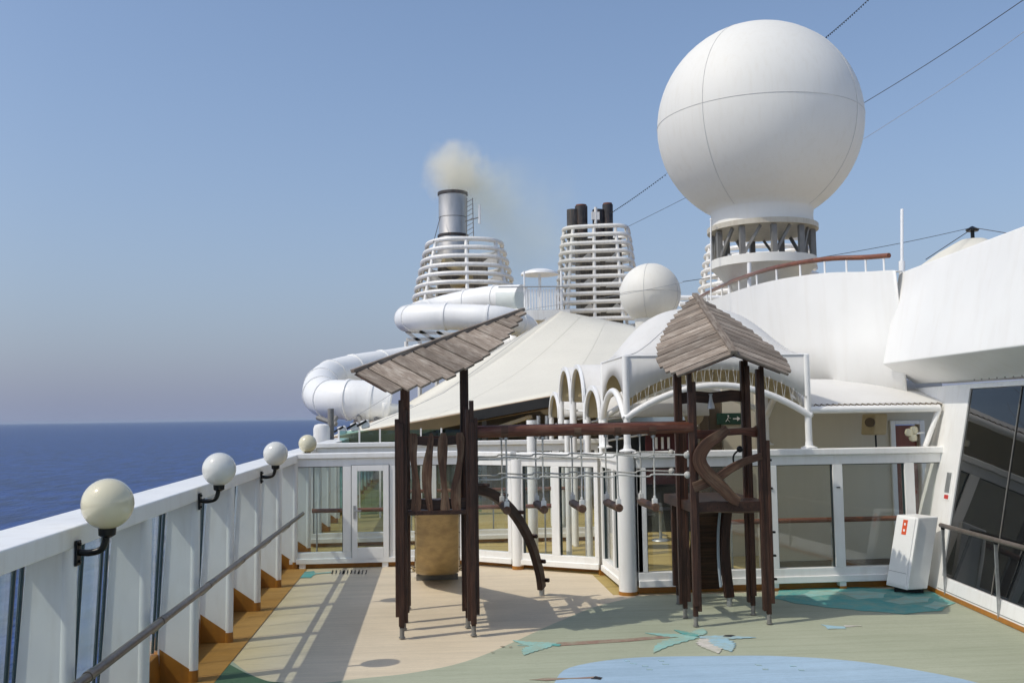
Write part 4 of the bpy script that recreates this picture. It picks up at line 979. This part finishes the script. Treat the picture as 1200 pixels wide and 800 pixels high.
mb = MB(); mb.box(-1.0, 2.6, 45.5, 45.9, 1.0, 2.0); mb.build('panel', 'bluegrey', dk)
for i in range(5):
    mb = MB(); mb.box(-1.7+i*2.0, -1.5+i*2.0, 44.8, 45.0, 0, 3.0); mb.build('pillar', 'whiteplain', dk)
gpn = thing('green_glass_screen', 'low pale green glass screen below the left corner of the cream tent', 'glass screen', (-1.5, 30.2, 0))
for i in range(7):
    x = -2.8+i*.62
    mb = MB(); mb.box(x+.03, x+.59, 30.2, 30.22, .1, 2.62); mb.build('pane', 'greenglass', gpn)
    mb = MB(); mb.box(x-.025, x+.025, 30.17, 30.25, .0, 2.66); mb.build('stanchion', 'whiteplain', gpn)
# slide gear at the tent corner
eb = thing('vent_box', 'small speckled white vent box on the windbreak end below the water slide', 'box', at(377, 515, 31))
mb = MB(); a = at(377, 507, 31); mb.lathe((a.x, a.y, a.z-.42), [(.26, 0), (.26, .55), (.22, .66), (.1, .70)], 16); mb.build('case', 'funnelw', eb)
mb = MB(); mb.cyl((a.x+.25, a.y+.3, a.z-.4), (a.x+.25, a.y+.3, a.z+.75), .10, 10); mb.build('stand_pipe', 'greysteel', eb)
for i, (px, py, lab) in enumerate([(401, 504, 'white rubber-capped tent anchor beside the vent box'), (416, 500, 'small white tent anchor block, middle of the row'), (428, 497, 'white tent anchor block farthest right by the slide')]):
    a = at(px, py, 32); t = thing('tent_anchor', lab, 'anchor', a, 'tent anchors')
    mb = MB(); mb.obox(a, V(.13, 0, .03), V(0, .12, 0), V(-.03, 0, .13)); mb.build('block', 'whiteplain', t, bevel=.04)
    mb = MB(); mb.cyl(a+V(-.25, -.14, -.05), a+V(.05, -.14, .12), .035, 8); mb.build('turnbuckle', 'black', t)

# ================================================================== WATER SLIDE
ws = thing('water_slide', 'white enclosed tube water slide coiling out over the ship side', 'water slide', at(420, 500, 40))
pth = sm_path([at(612, 349, 58), at(575, 350, 59.5), at(535, 357, 61), at(500, 366, 61), at(480, 372, 59), at(479, 374, 57), at(492, 371.5, 55), at(540, 371.5, 54), at(585, 374, 53.5), at(610, 380, 55), at(617, 390, 57), at(605, 402, 58), at(570, 410, 58), at(520, 414, 56), at(490, 418, 54), at(460, 424, 52), at(420, 431, 50), at(388, 440, 48), at(376, 453, 45), at(380, 466, 42), at(400, 468, 40.3), at(430, 469, 40), at(458, 473, 40)], 6)
rr = [lerp(.80, .66, min(1, i/84)) if i < 84 else lerp(.66, .80, min(1, (i-84)/30)) for i in range(len(pth))]
mb = MB(); mb.tube(pth, rr, 28, True); mb.build('tube', 'tube', ws)
for i in (5, 10, 18, 26, 34, 40, 46, 52, 58, 67, 76, 84, 92, 97, 102, 107, 112, 117, 122, 127, len(pth)-2):
    if i+1 < len(pth):
        d = (pth[i+1]-pth[i-1]).normalized(); mb = MB(); mb.tube([pth[i]-d*.06, pth[i]+d*.06], rr[i]+.045, 28); mb.build('joint_ring', 'tube', ws)
# exit trough
a, b_ = at(455, 476, 40), at(497, 473, 40)
G = []
for j in range(9):
    s_ = j/8; c_ = lerp(at(450, 472, 40), at(500, 476, 41), s_)
    G.append([c_+V(0, .85*math.cos(PI+PI*k/10)*1.0, .85*math.sin(PI+PI*k/10)*(.95-.35*s_)) for k in range(11)])
mb = MB(); mb.grid(G); mb.build('trough', 'tube', ws, solid=.06)
# trestle under the slide
mb = MB()
for px in (476, 492, 512, 528): mb.cyl(at(px, 400, 57), at(px, 470, 57), .12, 8)
for (p, q) in (((476, 388), (545, 392)), ((476, 398), (545, 396)), ((476, 388), (492, 400)), ((492, 388), (512, 400)), ((512, 388), (528, 400))): mb.bar(at(*p, 57), at(*q, 57), .18, .18)
mb.build('trestle', 'funnelw', ws)
for (p, q) in (((372, 489), (394, 497)), ((394, 488), (382, 512)), ((420, 488), (430, 510)), ((440, 490), (470, 520))):
    mb = MB(); mb.cyl(at(*p, 39.5), at(*q, 39), .10, 8); mb.build('strut', 'greysteel', ws)
# lookout platform at slide head
lp = thing('slide_platform', 'small railed slide platform with white umbrella roof between the funnels', 'platform', at(630, 372, 58))
c_ = at(634, 365, 58)
mb = MB(); mb.box(c_.x-1.9, c_.x+1.6, 57, 60, c_.z-.6, c_.z); mb.build('floor', 'funnelw', lp)
mb = MB(); zt_ = at(634, 320, 58).z
mb.lathe((c_.x, 58.4, zt_), [(1.15, -.05), (1.1, .08), (.55, .27), (.02, .33)], 24); mb.build('roof', 'whiteplain', lp)
mb = MB(); mb.cyl((c_.x, 58.4, c_.z), (c_.x, 58.4, zt_+.1), .09, 10); mb.cyl((c_.x-1.05, 57.2, c_.z-.5), (c_.x-1.05, 57.2, zt_), .05, 8); mb.cyl((c_.x+1.15, 57.2, c_.z-.9), (c_.x+1.15, 57.2, zt_), .07, 8); mb.build('post', 'whiteplain', lp)
mb = MB()
for i in range(13): x = c_.x-1.0+i*.17; mb.box(x, x+.11, 57.1, 57.16, c_.z+.05, c_.z+1.25)
mb.build('slat_panel', 'whiteplain', lp)
mb = MB(); mb.tube([(c_.x-2.6, 57.05, c_.z+1.35), (c_.x+1.6, 57.05, c_.z+1.38)], .04, 8); mb.build('rail', 'galv', lp)
mb = MB(); mb.box(c_.x-2.75, c_.x-1.05, 57.3, 57.36, c_.z-.05, c_.z+1.1); mb.build('glass_guard', 'glass', lp)

# ================================================================== FUNNELS
def rrect(cx, cy, z, a, b_, p_, n=48, rot=0.0):
    out = []
    for k in range(n):
        t_ = 2*PI*k/n; c1, s1 = math.cos(t_), math.sin(t_)
        x = a*math.copysign(abs(c1)**(2/p_), c1); y = b_*math.copysign(abs(s1)**(2/p_), s1)
        out.append(V(cx+x*math.cos(rot)-y*math.sin(rot), cy+x*math.sin(rot)+y*math.cos(rot), z))
    return out
def funnel(name, label, cx, cy, zs, ws_, p_, rot, tube_r, post_angles, depth=1.35):
    t = thing(name, label, 'funnel', (cx, cy, zs[-1]))
    for z, a in zip(zs, ws_):
        mb = MB(); mb.tube(rrect(cx, cy, z, a, a*depth, p_, 48, rot), tube_r, 8, closed=True); mb.build('ring', 'funnelw', t)
    for k in post_angles:
        mb = MB(); mb.tube([rrect(cx, cy, z, a-.05, a*depth-.05, p_, 48, rot)[k] for z, a in zip(zs, ws_)], tube_r*.8, 8); mb.build('rib', 'funnelw', t)
    return t
# A
CXA, CYA = at(544, 283, 70).x, 70
n = 8; zA = [at(544, lerp(283, 356, i/(n-1)), 67.5).z for i in range(n)]; wA = [lerp(2.70, 3.75, (i/(n-1))**.9) for i in range(n)]
fa = funnel('funnel', 'ringed white funnel with a smoking steel stack, left of the pair', CXA, CYA, zA, wA, 2.6, 0, .16, (2, 10, 16, 22, 30, 36, 42))
mb = MB(); s0 = at(531, 281, 70); s1 = at(531, 226, 70)
mb.lathe((s0.x, 70, s0.z-3.5), [(1.15, 0), (1.15, 3.4), (1.02, 3.7), (1.02, s1.z-s0.z+3.3)], 40); sk = mb.build('stack', 'steel', fa)
mb = MB(); mb.lathe((s0.x, 70, s1.z-.28), [(1.03, .05), (1.09, .08), (1.09, .28), (1.0, .30), (.98, -.6)], 40, caps=False); mb.build('stack_rim', 'soot', sk); mb = MB(); mb.lathe((s0.x, 70, s0.z), [(1.06, .15), (1.12, .18), (1.12, .32), (1.06, .36)], 40, caps=False); mb.build('stack_collar', 'soot', sk); mb = MB(); mb.lathe((s0.x, 70, s0.z+1.55), [(1.022, 0), (1.035, .03), (1.022, .06)], 40, caps=False); mb.build('stack_seam', 'greysteel', sk)
mb = MB(); mb.box(CXA-1.9, CXA+1.6, 68.6, 72, zA[-1]-.5, zA[1]-.2); mb.build('core', 'core', fa)
mb = MB()
for z, a in ((zA[1], 2.2), (zA[3], 2.6), (zA[5], 3.0)):
    for sx in (-1, 1): mb = MB(); mb.prism([V(CXA+sx*a, 68.1, z), V(CXA+sx*(a-1.2), 68.1, z-.9), V(CXA+sx*a, 68.1, z-.9)], (0, .2, 0)); mb.build('gusset', 'funnelw', fa)
mb = MB(); mb.tube(sm_path([V(CXA-1.5, 67.9, zA[2]), V(CXA-.6, 67.6, zA[3]), V(CXA+.2, 67.8, zA[4]), V(CXA-1.0, 67.7, zA[5])], 5), .35, 12); mb.build('duct', 'tan', fa)
# antenna mast next to the stack
am = thing('antenna_mast', 'small lattice antenna mast beside the smoking steel stack', 'antenna', at(555, 282, 69))
mb = MB(); q = at(551, 282, 69); q2 = at(551, 232, 69)
for dx in (-.25, .25): mb.cyl((q.x+dx, 69, q.z), (q.x+dx*.8, 69, q2.z), .035, 6)
for i in range(9): z = lerp(q.z, q2.z, i/9); mb.cyl((q.x-.25, 69, z), (q.x+.25, 69, z+.3), .025, 6)
mb.cyl((q.x-.35, 69, lerp(q.z, q2.z, .45)), (q.x+.7, 69, lerp(q.z, q2.z, .55)), .04, 6); mb.build('lattice', 'greysteel', am)
mb = MB(); a = at(562, 262, 69); b_ = at(562, 240, 69); mb.cyl(a, b_, .09, 10); mb.build('whip', 'whiteplain', am)
# B
CXB, CYB = at(699, 265, 76).x, 76
n = 12; zB = [at(699, lerp(264, 374, i/(n-1)), 73).z for i in range(n)]; wB = [lerp(2.50, 3.25, (i/(n-1))**.8) for i in range(n)]
fb = funnel('funnel', 'tall ringed white funnel with sooty black pipes on top, right of the pair', CXB, CYB, zB, wB, 4.5, R(-14), .165, (3, 9, 14, 21, 27, 33, 36, 39, 45), 1.1)
mb = MB(); mb.box(CXB-1.6, CXB+1.7, 74.6, 77, zB[-1]-.5, zB[0]-.7); mb.build('core', 'core', fb)
for (px, top_, r, m_) in ((671, 246, .46, 'soot'), (681, 242, .50, 'soot'), (701, 246, .46, 'soot'), (712, 240, .42, 'soot')):
    a = at(px, 266, 75); b_ = at(px, top_, 75); mb = MB(); mb.cyl(a-V(0, 0, 1), b_, r, 16); pp = mb.build('exhaust_pipe', m_, fb)
    if px in (681, 712): mb = MB(); mb.cyl(b_-V(0, 0, .25), b_+V(0, 0, .12), r*.85, 16); mb.build('pipe_tip', 'rust', pp)
a = at(698, 262, 74); b_ = at(698, 243, 74); mb = MB(); mb.cyl(a, b_, .12, 8); mb.box(a.x-.3, a.x+.3, 73.9, 74.1, a.z+.3, a.z+.9); mb.build('vent_cowl', 'funnelw', fb)
for z in (zB[3], zB[6], zB[9]):
    for x0, x1 in ((-1.9, -.2), (.2, 1.9)): mb = MB(); mb.prism([V(CXB+x0, 73.6, z-.75), V(CXB+x1, 73.6, z-.75), V(CXB+(x0+x1)/2, 73.6, z)], (0, .15, 0)); mb.build('gusset', 'funnelw', fb)
# C behind the radome
CXC = at(888, 300, 62).x
zC = [at(860, lerp(282, 352, i/7), 60).z for i in range(8)]; wC = [lerp(3.2, 3.95, i/7) for i in range(8)]
funnel('ringed_mast_base', 'ringed white mast housing mostly hidden behind the big radome base', CXC, 62, zC, wC, 2.2, 0, .15, (20, 24, 28, 32, 36), 1.0)

# ================================================================== RADOMES
rd = thing('radome', 'huge white satellite radome ball on a steel lattice ring', 'radome', at(889, 300, 24))
cR = at(889, 147, 24.5); RR = 2.62
mb = MB(); zr = at(889, 257, 23.2).z; lo = -R(60); z1_ = zr+.03-cR.z; z0_ = RR*math.sin(lo); prof = [(1.30, z1_), (1.285, lerp(z0_, z1_, .75)), (1.275, lerp(z0_, z1_, .45)), (RR*math.cos(lo)*.985, lerp(z0_, z1_, .15))]+[(max(1e-5, RR*math.cos(lo+(PI/2-lo)*i/30)), RR*math.sin(lo+(PI/2-lo)*i/30)) for i in range(31)]
mb.lathe(cR, prof, 72); mb.build('dome', 'radome', rd, sharp=88)
mb = MB(); rs_ = RR+.002
mb.tube([cR+V(rs_*math.cos(2*PI*k/96), rs_*math.sin(2*PI*k/96), 0.02) for k in range(96)], .006, 6, closed=True)
for az in (-139, -46, 44, 134):
    mb.tube([cR+V(rs_*math.cos(R(az))*math.cos(e), rs_*math.sin(R(az))*math.cos(e), rs_*math.sin(e)) for e in [lo+(PI/2-lo)*i/40 for i in range(41)]], .006, 6)
mb.build('seam', 'seam', rd)
zr = at(889, 257, 23.2).z
cx, cy = cR.x, cR.y
mb = MB(); mb.lathe((cx, cy, zr), [(1.20, -.08), (1.40, -.08), (1.40, .05), (1.20, .058)], 48); mb.build('base_ring', 'ringpaint', rd)
zp = at(889, 294, 23.2).z
mb = MB()
for k in range(10):
    a = 2*PI*k/10+.2; a2 = a+2*PI/10; r_ = 1.24
    p, q = V(cx+r_*math.cos(a), cy+r_*math.sin(a), zp-.05), V(cx+r_*math.cos(a), cy+r_*math.sin(a), zr-.1)
    q2 = V(cx+r_*math.cos(a2), cy+r_*math.sin(a2), zr-.1)
    mb.bar(p, q, .13, .13); mb.bar(p, lerp(q, q2, .6), .07, .07)
mb.build('lattice', 'greysteel', rd)
mb = MB(); mb.lathe((cx, cy, zp), [(.55, -1.25), (.62, -1.0), (1.28, -.26), (1.33, -.24), (1.33, -.02), (1.2, -.01)], 48); mb.build('pedestal', 'radome', rd)
sr = thing('radome', 'smaller white radome ball peeking over the domed canopy left of the tower roof', 'radome', at(762, 385, 30))
c2 = at(762, 344, 30); r2 = .945
mb = MB(); mb.lathe(c2, [(.45, -1.5), (.5, -.84)]+[(max(1e-5, r2*math.cos(-1.0+(PI/2+1.0)*i/24)), r2*math.sin(-1.0+(PI/2+1.0)*i/24)) for i in range(25)], 56); mb.build('dome', 'radome', sr)
mb = MB(); mb.tube([c2+V((r2+.002)*math.cos(2*PI*k/72), (r2+.002)*math.sin(2*PI*k/72), .0) for k in range(72)], .007, 6, closed=True)
for az in (-115, -40): mb.tube([c2+V((r2+.002)*math.cos(R(az))*math.cos(e), (r2+.002)*math.sin(R(az))*math.cos(e), (r2+.002)*math.sin(e)) for e in [-1.0+2.57*i/30 for i in range(31)]], .007, 6)
mb.build('seam', 'seam', sr)
mb = MB(); p, q = at(796, 349, 36), at(850, 349, 36); mb.cyl(p, q, .10, 10); mb.cyl(at(796, 356, 36), at(850, 356, 36), .10, 10); tag(mb.build('white_railing', 'whiteplain'), 'two white horizontal bars between small radome and curved bulwark', 'railing')

# distant tent cap at right
pt = thing('peaked_tent', 'cream cone tent tip with black finial behind the upper bulwark, far right', 'tent', at(1140, 310, 34))
tp = at(1140, 281, 34)
mb = MB(); mb.lathe((tp.x, 34, tp.z), [(4.2, -2.6), (2.4, -1.25), (1.2, -.42), (.42, 0), (.05, .02)], 32); mb.build('cone', 'membrane', pt)
mb = MB(); mb.cyl((tp.x, 34, tp.z), (tp.x, 34, tp.z+.35), .07, 8); mb.lathe((tp.x, 34, tp.z+.36), [(.05, -.08), (.2, -.05), (.24, .02), (.1, .10), (.03, .14)], 12); mb.build('finial', 'black', pt)

# ================================================================== WIRES
def wire(name, label, pts, r, m, sag=0.0, bulbs=0):
    P_ = [at(*p) for p in pts]; out = []
    for a, b_ in zip(P_[:-1], P_[1:]):
        for i in range(10): s_ = i/10; q = lerp(a, b_, s_); q.z -= sag*math.sin(PI*s_); out.append(q)
    out.append(P_[-1]); mb = MB(); mb.tube(out, r, 6); o = mb.build(name, m)
    tag(o, label, 'cable')
    if bulbs:
        mb = MB()
        for i in range(bulbs): s_ = i/(bulbs-1)*(len(out)-1); k = min(len(out)-2, int(s_)); q = lerp(out[k], out[k+1], s_-k); mb.ball(q-V(0, 0, r*4), r*(2.4+3.0*s_/len(out)), 6, k=4)
        mb.build('bulbs', 'black', o)
wire('light_string', 'string of small dark bulbs passing behind the big radome', [(1040, -22, 30), (965, 46, 36), (778, 206, 56), (715, 250, 72)], .009, 'wire', .05, 90)
wire('stay_wire', 'dark thin wire rising right from behind the big radome to the top corner', [(1240, -28, 28), (1012, 121, 40), (735, 266, 72)], .014, 'wire', .1)
wire('stay_wire', 'pale faint wire at upper right, lowest of the three overhead', [(1240, 8, 30), (1050, 139, 40), (960, 190, 48)], .010, 'palewire', .1)
wire('stay_wire', 'thin wire from the tent finial down left behind the white pole', [(1138, 267, 33.9), (960, 302, 30), (800, 330, 29)], .011, 'wire', .05)
wire('stay_wire', 'short dark stay from the tent finial to the lower left', [(1138, 269, 33.8), (1085, 304, 32)], .014, 'wire')
wire('stay_wire', 'dark wire from the tent finial to the right edge', [(1142, 267, 33.8), (1240, 283, 30)], .014, 'wire')
wire('stay_wire', 'long thin wire crossing the small radome down to the tent corner', [(800, 331, 28.9), (620, 362, 29.5), (500, 433, 30.5), (405, 494, 31.5)], .007, 'palewire', .05)
wire('stay_wire', 'second thin wire over the cream tent parallel to the slide trough', [(640, 372, 31), (520, 460, 31), (430, 500, 31)], .007, 'palewire', .02)
wire('stay_wire', 'short stay wire left of the smoking steel stack', [(516, 254, 69), (508, 284, 67)], .025, 'wire')

# ================================================================== SMOKE AND HAZE
def puff(name, c, rad, dens, col, label, nscale=.6):
    m, t, b = nodes_of(name+'_volume'); t.nodes.remove(b)
    pv = N(t, 'ShaderNodeVolumePrincipled'); pv.inputs['Color'].default_value = (*col, 1); pv.inputs['Anisotropy'].default_value = 0.0
    tc = N(t, 'ShaderNodeTexCoord'); ln = N(t, 'ShaderNodeVectorMath', operation='LENGTH'); t.links.new(tc.outputs['Object'], ln.inputs[0])
    nz = N(t, 'ShaderNodeTexNoise'); nz.inputs['Scale'].default_value = nscale*3; nz.inputs['Detail'].default_value = 4; t.links.new(tc.outputs['Object'], nz.inputs['Vector'])
    d = mathn(t, 'SUBTRACT', 1.0, mathn(t, 'ADD', ln.outputs['Value'], mathn(t, 'MULTIPLY', mathn(t, 'SUBTRACT', nz.outputs[0], .5), 1.25)), True)
    d = mathn(t, 'MULTIPLY', mathn(t, 'POWER', d, 1.3), dens); t.links.new(d, pv.inputs['Density'])
    t.links.new(pv.outputs[0], t.nodes['Material Output'].inputs['Volume'])
    mb = MB(); mb.ball((0, 0, 0), 1.15, 24, k=14); o = mb.build(name, m, loc=Z0); o.location = c; o.scale = rad
    tag(o, label, 'smoke', kind='stuff'); return o
c1 = at(532, 203, 70)
puff('smoke', c1, (2.4, 2.2, 2.6), 1.5, (.99, .965, .86), 'pale puff of exhaust smoke leaving the steel stack')
puff('smoke_wisp', at(552, 212, 71), (2.6, 2.2, 2.6), .42, (.985, .96, .80), 'fainter smoke wisp just right of the puff above the stack', 1.0)
puff('smoke_wisp', at(572, 236, 72), (3.2, 2.4, 3.2), .22, (.98, .96, .76), 'thin smoke wisp drifting down right behind the antenna mast', 1.0)
c2_ = at(600, 268, 72)
puff('drifting_smoke', c2_, (6.2, 3.5, 5.8), .14, (.98, .96, .72), 'thin yellowish smoke drifting right of the funnel')
HAZE = 2.6e-5
if HAZE:
    m, t, b = nodes_of('haze_air'); t.nodes.remove(b)
    pv = N(t, 'ShaderNodeVolumePrincipled'); pv.inputs['Color'].default_value = (.58, .66, .73, 1); pv.inputs['Density'].default_value = HAZE
    t.links.new(pv.outputs[0], t.nodes['Material Output'].inputs['Volume'])
    mb = MB(); mb.box(-46000, 46000, -46000, 46000, -43.5, 30); o = mb.build('haze', m, loc=(0, 0, -43.5)); tag(o, kind='stuff')
for o in bpy.data.objects:
    if '_o' in o: del o['_o']
